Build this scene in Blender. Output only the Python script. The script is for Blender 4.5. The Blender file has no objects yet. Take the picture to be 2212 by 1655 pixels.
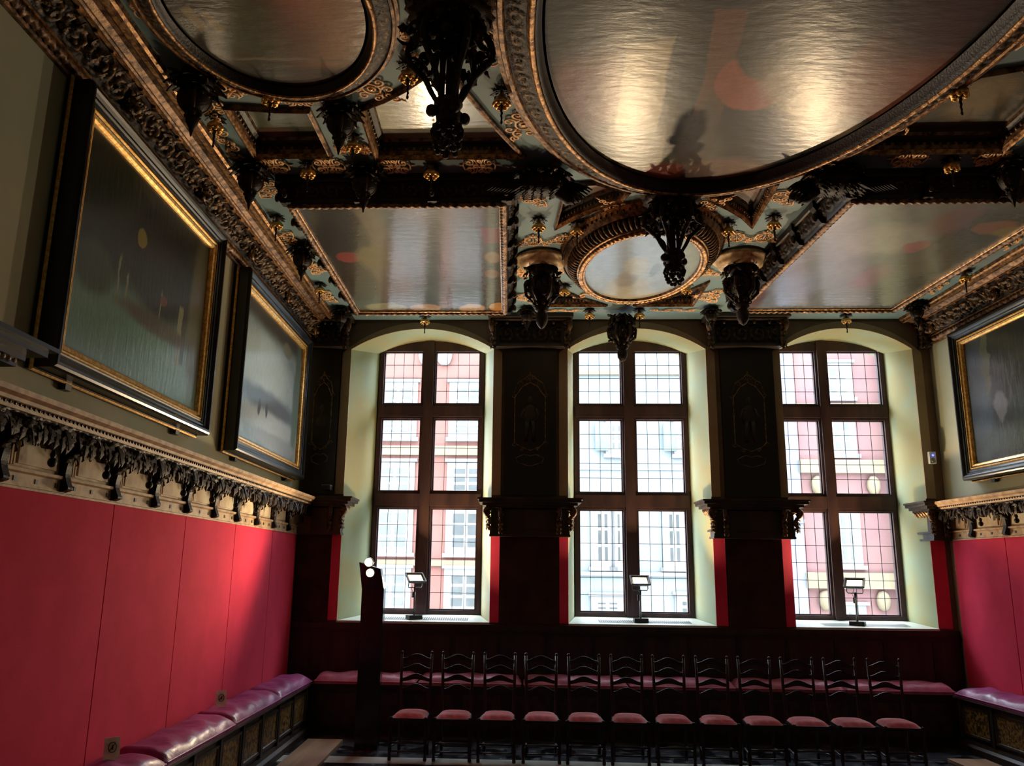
import bpy, math, random
from mathutils import Matrix, Vector
from mathutils.geometry import tessellate_polygon
PI = math.pi
S = bpy.context.scene
C = S.collection
R = random.Random(7)

# ---------------------------------------------------------------- camera, sky, exposure
EYE = 2.15
SK = -math.tan(math.radians(2.73))          # the window wall is not square to the side walls
def W(u, v, z):                              # room coordinates -> world
    return (u, v + SK * u, z)
yaw, pit, rol = [math.radians(a) for a in (0.074, 12.772, 0.666)]
fw = Vector((math.sin(yaw) * math.cos(pit), math.cos(yaw) * math.cos(pit), math.sin(pit)))
rt = Vector((math.cos(yaw), -math.sin(yaw), 0)); up = rt.cross(fw)
r2 = math.cos(rol) * rt + math.sin(rol) * up; u2 = -math.sin(rol) * rt + math.cos(rol) * up
cam_d = bpy.data.cameras.new('camera'); cam = bpy.data.objects.new('camera', cam_d); C.objects.link(cam)
cam.matrix_world = Matrix(((r2.x, u2.x, -fw.x, 0), (r2.y, u2.y, -fw.y, 0), (r2.z, u2.z, -fw.z, EYE), (0, 0, 0, 1)))
cam_d.sensor_width = 36; cam_d.lens = 1770.8 / 2212 * 36; cam_d.clip_start = .05; cam_d.clip_end = 300
S.camera = cam
wd = bpy.data.worlds.new('sky'); S.world = wd; wd.use_nodes = True
wn = wd.node_tree.nodes; wl = wd.node_tree.links
SKY = 13.0
wn['Background'].inputs[0].default_value = (.80, .90, 1.0, 1); wn['Background'].inputs[1].default_value = SKY
S.view_settings.view_transform = 'Standard'; S.view_settings.look = 'None'; S.view_settings.gamma = 1
S.view_settings.exposure = 0.62
S.cycles.use_denoising = True
S.cycles.max_bounces = 8; S.cycles.diffuse_bounces = 5; S.cycles.glossy_bounces = 3; S.cycles.transparent_max_bounces = 12
S.cycles.sample_clamp_indirect = 6; S.cycles.caustics_reflective = False; S.cycles.caustics_refractive = False
for k, uc in enumerate((-1.35, 1.87, 4.95)):  # sky portals, one per window
    l = bpy.data.lights.new('window_portal', 'AREA'); l.shape = 'RECTANGLE'; l.size = 1.9; l.size_y = 4.4
    l.cycles.is_portal = True
    o = bpy.data.objects.new('window_portal', l); C.objects.link(o)
    o.location = W(uc, 13.25, 3.6); o.rotation_euler = (-PI / 2, 0, math.atan(SK))

# ---------------------------------------------------------------- materials
MATS = {}
def rgb(h):
    return tuple(((int(h[i:i+2], 16) / 255) ** 2.2) for i in (0, 2, 4)) + (1,)
def new_mat(n):
    m = bpy.data.materials.new(n); m.use_nodes = True; MATS[n] = m
    return m, m.node_tree.nodes, m.node_tree.links, m.node_tree.nodes['Principled BSDF']
def noise(N, L, scale, detail=4, vec=None, rough=.55, coord='Object', stretch=None):
    t = N.new('ShaderNodeTexNoise'); t.inputs['Scale'].default_value = scale; t.inputs['Detail'].default_value = detail
    t.inputs['Roughness'].default_value = rough
    if vec is None:
        tc = N.new('ShaderNodeTexCoord'); vec = tc.outputs[coord]
    if stretch:
        mp = N.new('ShaderNodeMapping'); mp.inputs['Scale'].default_value = stretch; L.new(vec, mp.inputs[0]); vec = mp.outputs[0]
    L.new(vec, t.inputs['Vector'])
    return t
def mixc(N, L, a, b, fac):
    m = N.new('ShaderNodeMix'); m.data_type = 'RGBA'
    for s, x in ((m.inputs[6], a), (m.inputs[7], b), (m.inputs[0], fac)):
        if hasattr(x, 'is_linked') or isinstance(x, bpy.types.NodeSocket): L.new(x, s)
        else: s.default_value = x
    return m.outputs[2]
def ramp(N, L, src, lo, hi):
    r = N.new('ShaderNodeMapRange'); r.inputs[1].default_value = lo; r.inputs[2].default_value = hi; r.interpolation_type = 'SMOOTHSTEP'
    L.new(src, r.inputs[0]); return r.outputs[0]
def mat(n, c1, c2=None, scale=6, rough=.5, metal=0, bump=0, bscale=40, coat=0, detail=4, stretch=None, spec=.5, lo=.35, hi=.65, sheen=0):
    m, N, L, B = new_mat(n)
    if isinstance(c1, str): c1 = rgb(c1)
    B.inputs['Base Color'].default_value = c1
    if c2 is not None:
        if isinstance(c2, str): c2 = rgb(c2)
        t = noise(N, L, scale, detail, stretch=stretch)
        L.new(mixc(N, L, c1, c2, ramp(N, L, t.outputs['Fac'], lo, hi)), B.inputs['Base Color'])
    B.inputs['Roughness'].default_value = rough; B.inputs['Metallic'].default_value = metal
    B.inputs['Coat Weight'].default_value = coat; B.inputs['Coat Roughness'].default_value = .15
    B.inputs['Specular IOR Level'].default_value = spec; B.inputs['Sheen Weight'].default_value = sheen
    if bump:
        t2 = noise(N, L, bscale, 3, stretch=stretch); b = N.new('ShaderNodeBump'); b.inputs['Strength'].default_value = bump; b.inputs['Distance'].default_value = .01
        L.new(t2.outputs['Fac'], b.inputs['Height']); L.new(b.outputs[0], B.inputs['Normal'])
    return m
mat('dark_wood', '20150f', '100a07', 9, .42, bump=.3, bscale=60)
mat('brown_wood', '3a3026', '241c15', 5, .45, bump=.3, bscale=40, stretch=(1, 1, .15))
mat('window_wood', '4c3531', '38262a', 5, .5, bump=.3, bscale=30, stretch=(1, 1, .2))
mat('gilt', 'c99a66', '69452c', 22, .38, metal=.55, bump=.3, bscale=90)
mat('bright_gilt', 'ffd487', 'd99b45', 30, .3, metal=.6)
mat('fret_gilt', 'ffd29c', 'e8a670', 14, .5, metal=0)
mat('old_gilt', '957355', '3d291d', 16, .42, metal=.45, bump=.4, bscale=80)
mat('ground_blue', '66868c', '728488', 1.6, .6, bump=.1, bscale=20)
mat('cream_plaster', 'a39a6a', '97a384', 1.2, .8, bump=.08, bscale=12)
mat('side_plaster', 'c9c6aa', 'b4bba4', .9, .8, bump=.08, bscale=12)
mat('tan_plaster', '8a7360', '77624f', 1.5, .85)
mat('arch_plaster', 'ae9a78', 'a08c6c', 1.5, .85)
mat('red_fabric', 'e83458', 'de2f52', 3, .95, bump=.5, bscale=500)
mat('shaded_red_fabric', '46342e', '33251f', 3, .95, bump=.5, bscale=500)  # red cloth in shadow; the shade is put into this dark brown colour
mat('satin', 'a04c84', '843868', 4, .40, bump=.8, bscale=9, coat=.1, stretch=(1, 1.6, 1))
mat('pale_gilt', 'e8cda0', 'b08e66', 12, .45, metal=.15)
mat('pink_satin', 'd486a4', 'b86888', 4, .4, bump=.8, bscale=9)
mat('chair_red', 'cf3f45', 'a92c36', 12, .7, bump=.3, bscale=200, sheen=.4)
mat('black_frame', '15110f', '0b0908', 8, .3)
mat('blue_lit_frame', '2b3038', '15161a', 8, .28)  # black frame moulding with blue light on it put into the colour
mat('marble_white', 'c9c2b4', '8e8a82', 4, .18)
mat('sill_white', 'dfe4d6', 'cfd6cc', 3, .35)
mat('grille_dark', '20242c', None, rough=.5)
mat('metal_grey', '8a8a88', None, rough=.35, metal=.8)
mat('black_metal', '181716', '242220', 12, .4)
mat('pier_paint', '15120f', '1e1a15', 5, .35, bump=.1)
mat('pier_gold', '8f744c', '4e3c26', 20, .4, metal=.3)
mat('cream_panel', 'e0d2b4', 'b5906c', 5, .6, lo=.3, hi=.75)
mat('stone_rail', 'c9a880', 'a08060', 9, .55)
mat('bench_inlay', '8a6a35', '2a1c10', 26, .45, detail=6, lo=.42, hi=.58)
mat('bench_body', '3b2817', '20140c', 8, .5)
mat('wood_strip', 'b08f72', '8d6a50', 4, .4, stretch=(1, .1, 1))
mat('card_paper', 'f6f2dc', 'dcd8c0', 30, .6)
mat('device_white', 'dfe3e6', None, rough=.4)
mat('dark_stone', '162022', '1e2829', 3, .15)
m, N, L, B = new_mat('lamp_glow')
B.inputs['Emission Color'].default_value = (1, .74, .36, 1); B.inputs['Emission Strength'].default_value = 5; B.inputs['Base Color'].default_value = (1, .9, .7, 1)
m, N, L, B = new_mat('blue_led')
B.inputs['Emission Color'].default_value = (.05, .1, 1, 1); B.inputs['Emission Strength'].default_value = 3
m, N, L, B = new_mat('glass')
N.remove(B); tr = N.new('ShaderNodeBsdfTransparent'); tr.inputs[0].default_value = (.97, .98, 1, 1); gl = N.new('ShaderNodeBsdfGlossy'); gl.inputs['Roughness'].default_value = .03
mx = N.new('ShaderNodeMixShader'); mx.inputs[0].default_value = .05
L.new(tr.outputs[0], mx.inputs[1]); L.new(gl.outputs[0], mx.inputs[2]); L.new(mx.outputs[0], N['Material Output'].inputs[0])
# carved wood whose raised parts carry worn gilding (vertex attribute says how raised)
def carved(n, dark, gold, amt=1.0):
    m, N, L, B = new_mat(n)
    a = N.new('ShaderNodeAttribute'); a.attribute_name = 'gilt'
    t = noise(N, L, 25, 4)
    mm = N.new('ShaderNodeMath'); mm.operation = 'MULTIPLY'; L.new(a.outputs['Fac'], mm.inputs[0])
    L.new(ramp(N, L, t.outputs['Fac'], .35, .6), mm.inputs[1])
    m2 = N.new('ShaderNodeMath'); m2.operation = 'MULTIPLY'; m2.inputs[1].default_value = amt; L.new(mm.outputs[0], m2.inputs[0])
    L.new(mixc(N, L, rgb(dark), rgb(gold), m2.outputs[0]), B.inputs['Base Color'])
    B.inputs['Roughness'].default_value = .5; B.inputs['Specular IOR Level'].default_value = .35; L.new(m2.outputs[0], B.inputs['Metallic'])
    N2 = noise(N, L, 70, 3); b = N.new('ShaderNodeBump'); b.inputs['Strength'].default_value = .5; b.inputs['Distance'].default_value = .01
    L.new(N2.outputs['Fac'], b.inputs['Height']); L.new(b.outputs[0], B.inputs['Normal'])
carved('carved_gilt', '1e130d', 'b8926a', .6)
carved('carved_dark', '150e0a', '85664a', .5)

def painting(n, base, base2, blobs, axes=('X', 'Y'), nscale=3, warp=.12, rough=.5, coat=.75, stretch=None, fine=.45, cr=.16, ior=1.6):
    """canvas: blobs = (cx, cy, rx, ry, colour, softness) over the canvas, edges broken up by noise"""
    m, N, L, B = new_mat(n)
    tc = N.new('ShaderNodeTexCoord'); g = tc.outputs['Generated']
    sp = N.new('ShaderNodeSeparateXYZ'); L.new(g, sp.inputs[0])
    nz = noise(N, L, nscale, 5, vec=g); ns = N.new('ShaderNodeSeparateColor'); L.new(nz.outputs['Color'], ns.inputs[0])
    def M(op, a, b=None):
        q = N.new('ShaderNodeMath'); q.operation = op
        for s, x in zip(q.inputs, (a, b)):
            if x is None: continue
            if isinstance(x, (int, float)): s.default_value = x
            else: L.new(x, s)
        return q.outputs[0]
    X = M('ADD', sp.outputs[axes[0]], M('MULTIPLY', M('SUBTRACT', ns.outputs[0], .5), warp * 2))
    Y = M('ADD', sp.outputs[axes[1]], M('MULTIPLY', M('SUBTRACT', ns.outputs[1], .5), warp * 2))
    col = mixc(N, L, rgb(base), rgb(base2), ramp(N, L, noise(N, L, nscale * 1.5, 6, vec=g).outputs['Fac'], .35, .65))
    for cx, cy, rx, ry, c, soft, *ex in blobs:
        ang = ex[0] if ex else 0; ox = M('SUBTRACT', X, cx); oy = M('SUBTRACT', Y, cy); ca, sa = math.cos(ang), math.sin(ang)
        dx = M('DIVIDE', M('ADD', M('MULTIPLY', ox, ca), M('MULTIPLY', oy, sa)), rx); dy = M('DIVIDE', M('SUBTRACT', M('MULTIPLY', oy, ca), M('MULTIPLY', ox, sa)), ry)
        if len(ex) > 1: d = M('MAXIMUM', M('ABSOLUTE', dx), M('ABSOLUTE', dy))
        else: d = M('SQRT', M('ADD', M('MULTIPLY', dx, dx), M('MULTIPLY', dy, dy)))
        col = mixc(N, L, col, rgb(c), ramp(N, L, d, 1 + soft, 1 - soft))
    f = noise(N, L, 9, 9, vec=tc.outputs['Object'], rough=.75, stretch=stretch or (1, .6, 1))
    dk = N.new('ShaderNodeHueSaturation'); L.new(col, dk.inputs['Color'])
    L.new(M('ADD', M('MULTIPLY', f.outputs['Fac'], fine * 2), 1 - fine), dk.inputs['Value'])
    L.new(dk.outputs[0], B.inputs['Base Color'])
    B.inputs['Roughness'].default_value = rough; B.inputs['Coat Weight'].default_value = coat; B.inputs['Coat Roughness'].default_value = cr; B.inputs['Coat IOR'].default_value = ior; B.inputs['Specular IOR Level'].default_value = .2
    st = noise(N, L, 5, 5, vec=tc.outputs['Object'], stretch=stretch or (1, 3, 1)); b = N.new('ShaderNodeBump'); b.inputs['Strength'].default_value = .16; b.inputs['Distance'].default_value = .02
    L.new(st.outputs['Fac'], b.inputs['Height']); L.new(b.outputs[0], B.inputs['Normal']); L.new(b.outputs[0], B.inputs['Coat Normal'])
    return m

# ---------------------------------------------------------------- mesh helpers
class MB:
    def __init__(s): s.v = []; s.f = []; s.m = []; s.s = []; s.g = {}
    def add(s, vs, fs, m=0, smooth=False, gilt=None):
        b = len(s.v); s.v += [tuple(p) for p in vs]
        for f in fs: s.f.append(tuple(b + i for i in f)); s.m.append(m); s.s.append(smooth)
        if gilt is not None:
            for i, g in enumerate(gilt): s.g[b + i] = g
        return s
    def box(s, a, b, m=0):
        x0, y0, z0 = a; x1, y1, z1 = b
        return s.add([(x0,y0,z0),(x1,y0,z0),(x1,y1,z0),(x0,y1,z0),(x0,y0,z1),(x1,y0,z1),(x1,y1,z1),(x0,y1,z1)],
              [(0,3,2,1),(4,5,6,7),(0,1,5,4),(1,2,6,5),(2,3,7,6),(3,0,4,7)], m)
    def prism(s, poly, fn, a, b, m=0):     # fn(p, h) -> 3d
        n = len(poly); vs = [fn(p, a) for p in poly] + [fn(p, b) for p in poly]
        tr = tessellate_polygon([[Vector((p[0], p[1], 0)) for p in poly]])
        fs = [tuple(t) for t in tr] + [tuple(n + i for i in reversed(t)) for t in tr] + [(i, (i+1) % n, n + (i+1) % n, n + i) for i in range(n)]
        return s.add(vs, fs, m)
    def plate(s, outer, holes, fn, m=0):   # flat plate with holes
        loops = [outer] + holes; pts = [p for l in loops for p in l]
        tr = tessellate_polygon([[Vector((p[0], p[1], 0)) for p in l] for l in loops])
        return s.add([fn(p) for p in pts], [tuple(t) for t in tr], m)
    def loft(s, rings, m=0, closed=True, cap=False, smooth=True, mats=None, gilt=None):
        n = len(rings[0]); vs = [p for r in rings for p in r]; b = len(s.v)
        s.v += [tuple(p) for p in vs]
        for i in range(len(rings) - 1):
            for j in range(n if closed else n - 1):
                k = (j + 1) % n
                s.f.append((b + i*n + j, b + i*n + k, b + (i+1)*n + k, b + (i+1)*n + j)); s.m.append(mats[j] if mats else m); s.s.append(smooth)
        if cap:
            s.f.append(tuple(b + i for i in reversed(range(n)))); s.m.append(m); s.s.append(False)
            s.f.append(tuple(b + (len(rings)-1)*n + i for i in range(n))); s.m.append(m); s.s.append(False)
        if gilt:
            for i, g in enumerate(gilt): s.g[b + i] = g
        return s
    def lathe(s, prof, c=(0,0,0), n=16, m=0, sx=1, sy=1, gilt=None, wob=None, a0=0, a1=2*PI):
        full = abs(a1 - a0 - 2*PI) < 1e-6; k = n if full else n + 1
        rings = []; gg = []
        for i, (r, z) in enumerate(prof):
            ring = []
            for j in range(k):
                a = a0 + (a1 - a0) * j / n; rr = r * (1 + (wob(a, z) if wob else 0))
                ring.append((c[0] + rr*sx*math.cos(a), c[1] + rr*sy*math.sin(a), c[2] + z)); gg.append(gilt if gilt is not None else 0)
            rings.append(ring)
        return s.loft(rings, m, closed=full, gilt=gg if gilt is not None else None)
    def tube(s, pts, r, n=6, m=0, closed=False, flat=1, twist=None, smooth=True, gilt=None, upv=None):
        P = [Vector(p) for p in pts]; k = len(P); rings = []; gg = []
        prev = None
        for i, p in enumerate(P):
            t = (P[(i+1) % k] - P[i-1]) if (closed or 0 < i < k-1) else (P[1]-P[0] if i == 0 else P[-1]-P[-2])
            if t.length < 1e-9: t = Vector((0,0,1))
            t.normalize()
            if upv is not None: a = t.cross(Vector(upv))
            else:
                a = prev - t * prev.dot(t) if prev is not None else t.cross(Vector((0,0,1)) if abs(t.z) < .9 else Vector((1,0,0)))
            if a.length < 1e-6: a = t.cross(Vector((1,0,0)))
            a.normalize(); prev = a; b = t.cross(a)
            rr = r[i] if isinstance(r, (list, tuple)) else r; ring = []
            for j in range(n):
                th = 2*PI*j/n + (PI/4 if n == 4 else 0); q = rr * (1 + (twist(i, th) if twist else 0))
                ring.append(p + a * q * math.cos(th) + b * q * math.sin(th) * flat); gg.append(gilt or 0)
            rings.append(ring)
        if closed: rings.append(rings[0])
        return s.loft(rings, m, cap=not closed, smooth=smooth, gilt=gg + ([gilt or 0] * n if closed else []) if gilt is not None else None)
    def blob(s, c, r, n=8, k=5, m=0, gilt=None, ax=None, wob=0):
        """ellipsoid; ax = 3 axis vectors"""
        ax = ax or ((1,0,0),(0,1,0),(0,0,1)); A = [Vector(a) for a in ax]; c = Vector(c); vs = []; fs = []; gg = []
        def P(x, y, z): 
            w = 1 + (R.random() - .5) * wob
            return c + A[0]*x*r[0]*w + A[1]*y*r[1]*w + A[2]*z*r[2]*w
        vs.append(P(0,0,1))
        for i in range(1, k):
            ph = PI*i/k
            for j in range(n): vs.append(P(math.sin(ph)*math.cos(2*PI*j/n), math.sin(ph)*math.sin(2*PI*j/n), math.cos(ph)))
        vs.append(P(0,0,-1)); e = len(vs) - 1
        for j in range(n):
            q = (j+1) % n; fs.append((0, 1+j, 1+q)); fs.append((e, e-n+q, e-n+j))
            for i in range(k-2): fs.append((1+i*n+j, 1+(i+1)*n+j, 1+(i+1)*n+q, 1+i*n+q))
        return s.add(vs, fs, m, True, [gilt]*len(vs) if gilt is not None else None)
    def leaf(s, base, d, nrm, l, w, curl=.5, m=0, gilt=.6, n=6):
        """curved lobed leaf from base along d, bending towards nrm; it has thickness"""
        b = Vector(base); d = Vector(d).normalized(); nn = Vector(nrm); nn = (nn - d*nn.dot(d)).normalized(); sd = d.cross(nn); rows = []; gg = []
        for i in range(n + 1):
            t = i / n; a = curl * t * 1.8
            c = b + d * (l * math.sin(a)/1.8/curl if abs(curl) > .01 else l*t) + nn * (l * (1-math.cos(a))/1.8/curl if abs(curl) > .01 else 0)
            ww = w * (math.sin(PI * min(1, .15 + t*.85)) ** .6) * (.78 + .22*math.cos(t*PI*6)) * (1 if i < n else .1)
            th = .12 * w + .01*l
            up_ = (nn * math.cos(a) - d * math.sin(a))
            rows.append([c - sd*ww + up_*ww*.35, c - up_*th*.2, c + sd*ww + up_*ww*.35, c - up_*th*1.6]); gg += [gilt, gilt*.5, gilt, gilt*.2]
        return s.loft(rows, m, closed=True, cap=True, gilt=gg)
    def sweep(s, path, prof, mats=None, closed=True, smooth=False, fn=None):
        """path: 2d points; prof: (offset to the left of travel, z)"""
        fn = fn or (lambda p, z: (p[0], p[1], z)); k = len(path); rings = []
        for i in range(k):
            p = Vector(path[i]); a = Vector(path[i-1]) if (closed or i) else None; b = Vector(path[(i+1) % k]) if (closed or i < k-1) else None
            d1 = (p - a).normalized() if a is not None else None; d2 = (b - p).normalized() if b is not None else None
            if d1 is None: d1 = d2
            if d2 is None: d2 = d1
            n1 = Vector((-d1.y, d1.x)); n2 = Vector((-d2.y, d2.x)); nm = (n1 + n2); nm.normalize(); nm = nm / max(.35, nm.dot(n1))
            rings.append([fn((p + nm*o), z) for o, z in prof])
        if closed: rings.append(rings[0])
        return s.loft(rings, closed=False, smooth=smooth, mats=mats or [0]*(len(prof)-1))
    def build(s, name, mats, parent=None, room=True, **kw):
        me = bpy.data.meshes.new(name); off = Vector((0,0,0)); q = parent
        while q is not None: off += q.location; q = q.parent
        if room: vs = [Vector(W(*p)) - off for p in s.v]
        else: vs = [Vector(p) for p in s.v]
        me.from_pydata(vs, [], s.f)
        for n in ([mats] if isinstance(mats, str) else mats): me.materials.append(MATS[n])
        me.polygons.foreach_set('material_index', s.m); me.polygons.foreach_set('use_smooth', s.s)
        if s.g:
            at = me.attributes.new('gilt', 'FLOAT', 'POINT'); at.data.foreach_set('value', [s.g.get(i, 0.) for i in range(len(vs))])
        me.validate(); me.update()
        o = bpy.data.objects.new(name, me); C.objects.link(o)
        if parent is not None: o.parent = parent
        for k_, v_ in kw.items(): o[k_] = v_
        return o
def thing(name, label, cat, loc, group=None, rz=0, room=True):
    o = bpy.data.objects.new(name, None); C.objects.link(o); o.location = W(*loc) if room else loc; o.rotation_euler = (0, 0, rz)
    o.empty_display_size = .1; o['label'] = label; o['category'] = cat
    if group: o['group'] = group
    return o
def copy_tree(o, parent=None):
    c = o.copy(); C.objects.link(c); c.parent = parent
    for ch in list(o.children): copy_tree(ch, c)
    return c
def place(proto, used, loc, rz, label, group, sc=None):
    o = proto if not used[0] else copy_tree(proto); used[0] = True
    o.location = W(*loc); o.rotation_euler = (0, 0, rz); o['label'] = label; o['group'] = group
    if sc: o.scale = sc if isinstance(sc, tuple) else (sc, sc, sc)
    return o
RZ = math.atan(SK)
def ellipse(cx, cy, a, b, n=96, a0=0): return [(cx + a*math.cos(2*PI*i/n + a0), cy + b*math.sin(2*PI*i/n + a0)) for i in range(n)]
def dense(path, step, closed=True):
    out = []; k = len(path)
    for i in range(k if closed else k-1):
        a = Vector(path[i]); b = Vector(path[(i+1) % k]); n = max(1, round((b-a).length / step))
        out += [tuple(a.lerp(b, j/n)) for j in range(n)]
    if not closed: out.append(tuple(path[-1]))
    return out
def offset(path, d, closed=True):
    k = len(path); out = []
    for i in range(k):
        p = Vector(path[i]); a = Vector(path[i-1]) if (closed or i) else p - (Vector(path[1]) - p); b = Vector(path[(i+1) % k]) if (closed or i < k-1) else p + (p - Vector(path[i-1]))
        d1 = (p-a).normalized(); d2 = (b-p).normalized(); n1 = Vector((-d1.y, d1.x)); nm = n1 + Vector((-d2.y, d2.x)); nm.normalize()
        out.append(tuple(p + nm * d / max(.35, nm.dot(n1))))
    return out
def rope(mb, path2, z, r, pitch, m=0, closed=True, fn=None):
    fn = fn or (lambda p, z: (p[0], p[1], z)); d = dense(path2, pitch/5, closed)
    return mb.tube([fn(p, z) for p in d], r, 8, m, closed, twist=lambda i, th: .26*math.cos(2*th - 2*PI*i/5), upv=None)
def beads(mb, path2, z, step, lr, nr, zr, m=0, closed=True, fn=None, n=6, k=4, gilt=None):
    fn = fn or (lambda p, z: (p[0], p[1], z)); d = dense(path2, step, closed)
    for i in range(len(d) - (0 if closed else 1)):
        a = Vector(fn(d[i], z)); b = Vector(fn(d[(i+1) % len(d)], z)); t = (b-a)
        if t.length < 1e-6: continue
        t.normalize(); zz = Vector(fn(d[i], z + 1)) - a; zz.normalize(); s_ = zz.cross(t)
        mb.blob((a+b)/2, (lr, nr, zr), n, k, m, ax=(t, s_, zz), gilt=gilt)
    return mb
def scroll_h(s_, t_, cell, h):
    """height of rinceau relief at distance s_ along and t_ across (0..h)"""
    i = math.floor(s_ / cell); ls = s_ - (i + .5) * cell; lt = (t_ / h - .5) * h * (1 if i % 2 == 0 else -1)
    r = math.hypot(ls, lt * cell / h * .9); th = math.atan2(lt, ls); R0 = cell * .5
    sp = .5 + .5*math.cos(2*PI*(r/R0*1.6) - th*(1 if i % 2 else -1) + .6)
    lf = .5 + .5*math.cos(th*7 + i*1.7 + r*30)
    e = max(0, 1 - (r/R0/1.25)**3)
    return sp * (.55 + .45*lf) * (.3 + .7*e) + (1-e)*.35*(.5+.5*math.sin(s_*57)*math.sin(t_*61))
def relief(mb, P, length, height, cell, amp, step, m=0, nrm=None):
    """P(s, t, h) -> 3d point of a carved band; t across 0..height; h = rise off the surface"""
    ns = max(2, int(length/step)); nt = max(4, int(height/step)); rows = []; gg = []
    for i in range(ns + 1):
        s_ = length*i/ns; row = []
        for j in range(nt + 1):
            t_ = height*j/nt; h = scroll_h(s_, t_, cell, height) * min(1, 5*min(j, nt-j)/nt)
            row.append(P(s_, t_, h*amp)); gg.append(max(0, min(1, (h-.35)*2.2)))
        rows.append(row)
    return mb.loft(rows, m, closed=False, smooth=True, gilt=gg)
def structure(o): o['kind'] = 'structure'; return o
ORD = ['first', 'second', 'third', 'fourth', 'fifth', 'sixth', 'seventh', 'eighth', 'ninth', 'tenth', 'eleventh', 'twelfth', 'thirteenth']

# ---------------------------------------------------------------- room shell
UL, UR, VF, VN = -3.1, 6.19, 12.0, -2.6
KR = math.tan(math.radians(1.63))
def ur(v): return UR + (12 - v) * KR
ZG = 5.85                     # ceiling ground
WIN = [dict(o=(-2.437, -.265), i=(-2.116, -.426), m=(-1.42, -1.21)), dict(o=(.847, 2.902), i=(.999, 2.767), m=(1.746, 1.961)), dict(o=(3.991, 5.922), i=(4.10, 5.85), m=(4.781, 4.977))]
def arch(x0, x1, z0, zs, zc, n=16):
    """outline: sill left, sill right, spring right, arc, spring left"""
    w = (x1-x0)/2; h = zc - zs; r = (w*w + h*h)/(2*h); cx = (x0+x1)/2; cz = zc - r; a = math.asin(w/r)
    return [(x0, z0), (x1, z0)] + [(cx + r*math.sin(a - 2*a*i/n), cz + r*math.cos(a - 2*a*i/n)) for i in range(n+1)]
OUT = [arch(*w['o'], 1.40, 5.39, 5.71) for w in WIN]
INN = [arch(*w['i'], 1.46, 5.53, 5.735) for w in WIN]
mb = MB(); mb.add([(UL, VN, 0), (7, VN, 0), (7, 13.4, 0), (UL, 13.4, 0)], [(0,1,2,3)])
m, N, L, B = new_mat('floor_marble')
tc = N.new('ShaderNodeTexCoord'); ck = N.new('ShaderNodeTexChecker'); ck.inputs['Scale'].default_value = 2.4; ck.inputs[1].default_value = rgb('3a3c42'); ck.inputs[2].default_value = rgb('16161a'); L.new(tc.outputs['Object'], ck.inputs['Vector'])
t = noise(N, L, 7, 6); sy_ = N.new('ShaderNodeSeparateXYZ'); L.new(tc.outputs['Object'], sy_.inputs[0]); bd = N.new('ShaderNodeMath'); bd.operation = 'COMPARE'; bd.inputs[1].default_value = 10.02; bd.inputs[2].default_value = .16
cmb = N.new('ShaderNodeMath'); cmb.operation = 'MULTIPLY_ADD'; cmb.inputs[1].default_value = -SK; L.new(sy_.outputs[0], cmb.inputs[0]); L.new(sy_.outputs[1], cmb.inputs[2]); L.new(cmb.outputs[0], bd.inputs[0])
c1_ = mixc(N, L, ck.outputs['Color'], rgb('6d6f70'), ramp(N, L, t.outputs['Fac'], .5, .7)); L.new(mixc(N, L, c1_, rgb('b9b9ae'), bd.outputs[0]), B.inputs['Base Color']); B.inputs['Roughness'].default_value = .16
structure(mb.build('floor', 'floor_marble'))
mb = MB(); mb.add([(UL, VN, -.2), (UL, 13.4, -.2), (UL, 13.4, 6.4), (UL, VN, 6.4)], [(0,1,2,3)]); structure(mb.build('wall_left', 'side_plaster'))
mb = MB(); mb.add([(ur(VN), VN, -.2), (ur(13.4), 13.4, -.2), (ur(13.4), 13.4, 6.4), (ur(VN), VN, 6.4)], [(0,3,2,1)]); structure(mb.build('wall_right', 'side_plaster'))
mb = MB(); mb.add([(UL, VN, -.2), (7.2, VN, -.2), (7.2, VN, 6.4), (UL, VN, 6.4)], [(0,3,2,1)]); structure(mb.build('wall_near', 'side_plaster'))
mb = MB()
mb.plate([(UL, 0), (7, 0), (7, 6.2), (UL, 6.2)], OUT, lambda p: (p[0], VF, p[1]), 0)
for o_, i_ in zip(OUT, INN):
    n = len(o_)
    for k in range(n):
        q = (k+1) % n; mb.add([(o_[k][0], VF, o_[k][1]), (o_[q][0], VF, o_[q][1]), (i_[q][0], 12.8, i_[q][1]), (i_[k][0], 12.8, i_[k][1])], [(0,1,2,3)], 1, k > 1)
mb.plate([(UL, 0), (7, 0), (7, 6.4), (UL, 6.4)], INN, lambda p: (p[0], 13.0, p[1]), 1)
for i_ in INN:
    n = len(i_)
    for k in range(n):
        q = (k+1) % n; mb.add([(i_[k][0], 12.8, i_[k][1]), (i_[q][0], 12.8, i_[q][1]), (i_[q][0], 13.0, i_[q][1]), (i_[k][0], 13.0, i_[k][1])], [(0,1,2,3)], 1)
structure(mb.build('wall_far', ['tan_plaster', 'cream_plaster']))
for k, w in enumerate(WIN):   # flat plaster band round each arch
    a, b = w['o']; oo = arch(a-.13, b+.13, 3.19, 5.33, 5.815); ii = arch(a, b, 3.19, 5.39, 5.71)
    mb = MB(); n = len(oo)
    for j in range(1, n):
        q = (j+1) % n; mb.add([(oo[j][0], 11.97, oo[j][1]), (oo[q][0], 11.97, oo[q][1]), (ii[q][0], 11.97, ii[q][1]), (ii[j][0], 11.97, ii[j][1]),
            (oo[j][0], 12, oo[j][1]), (oo[q][0], 12, oo[q][1]), (ii[q][0], 12, ii[q][1]), (ii[j][0], 12, ii[j][1])], [(0,1,2,3),(0,4,5,1),(3,2,6,7)])
    structure(mb.build('trim_%d' % (k+1), 'arch_plaster'))

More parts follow.
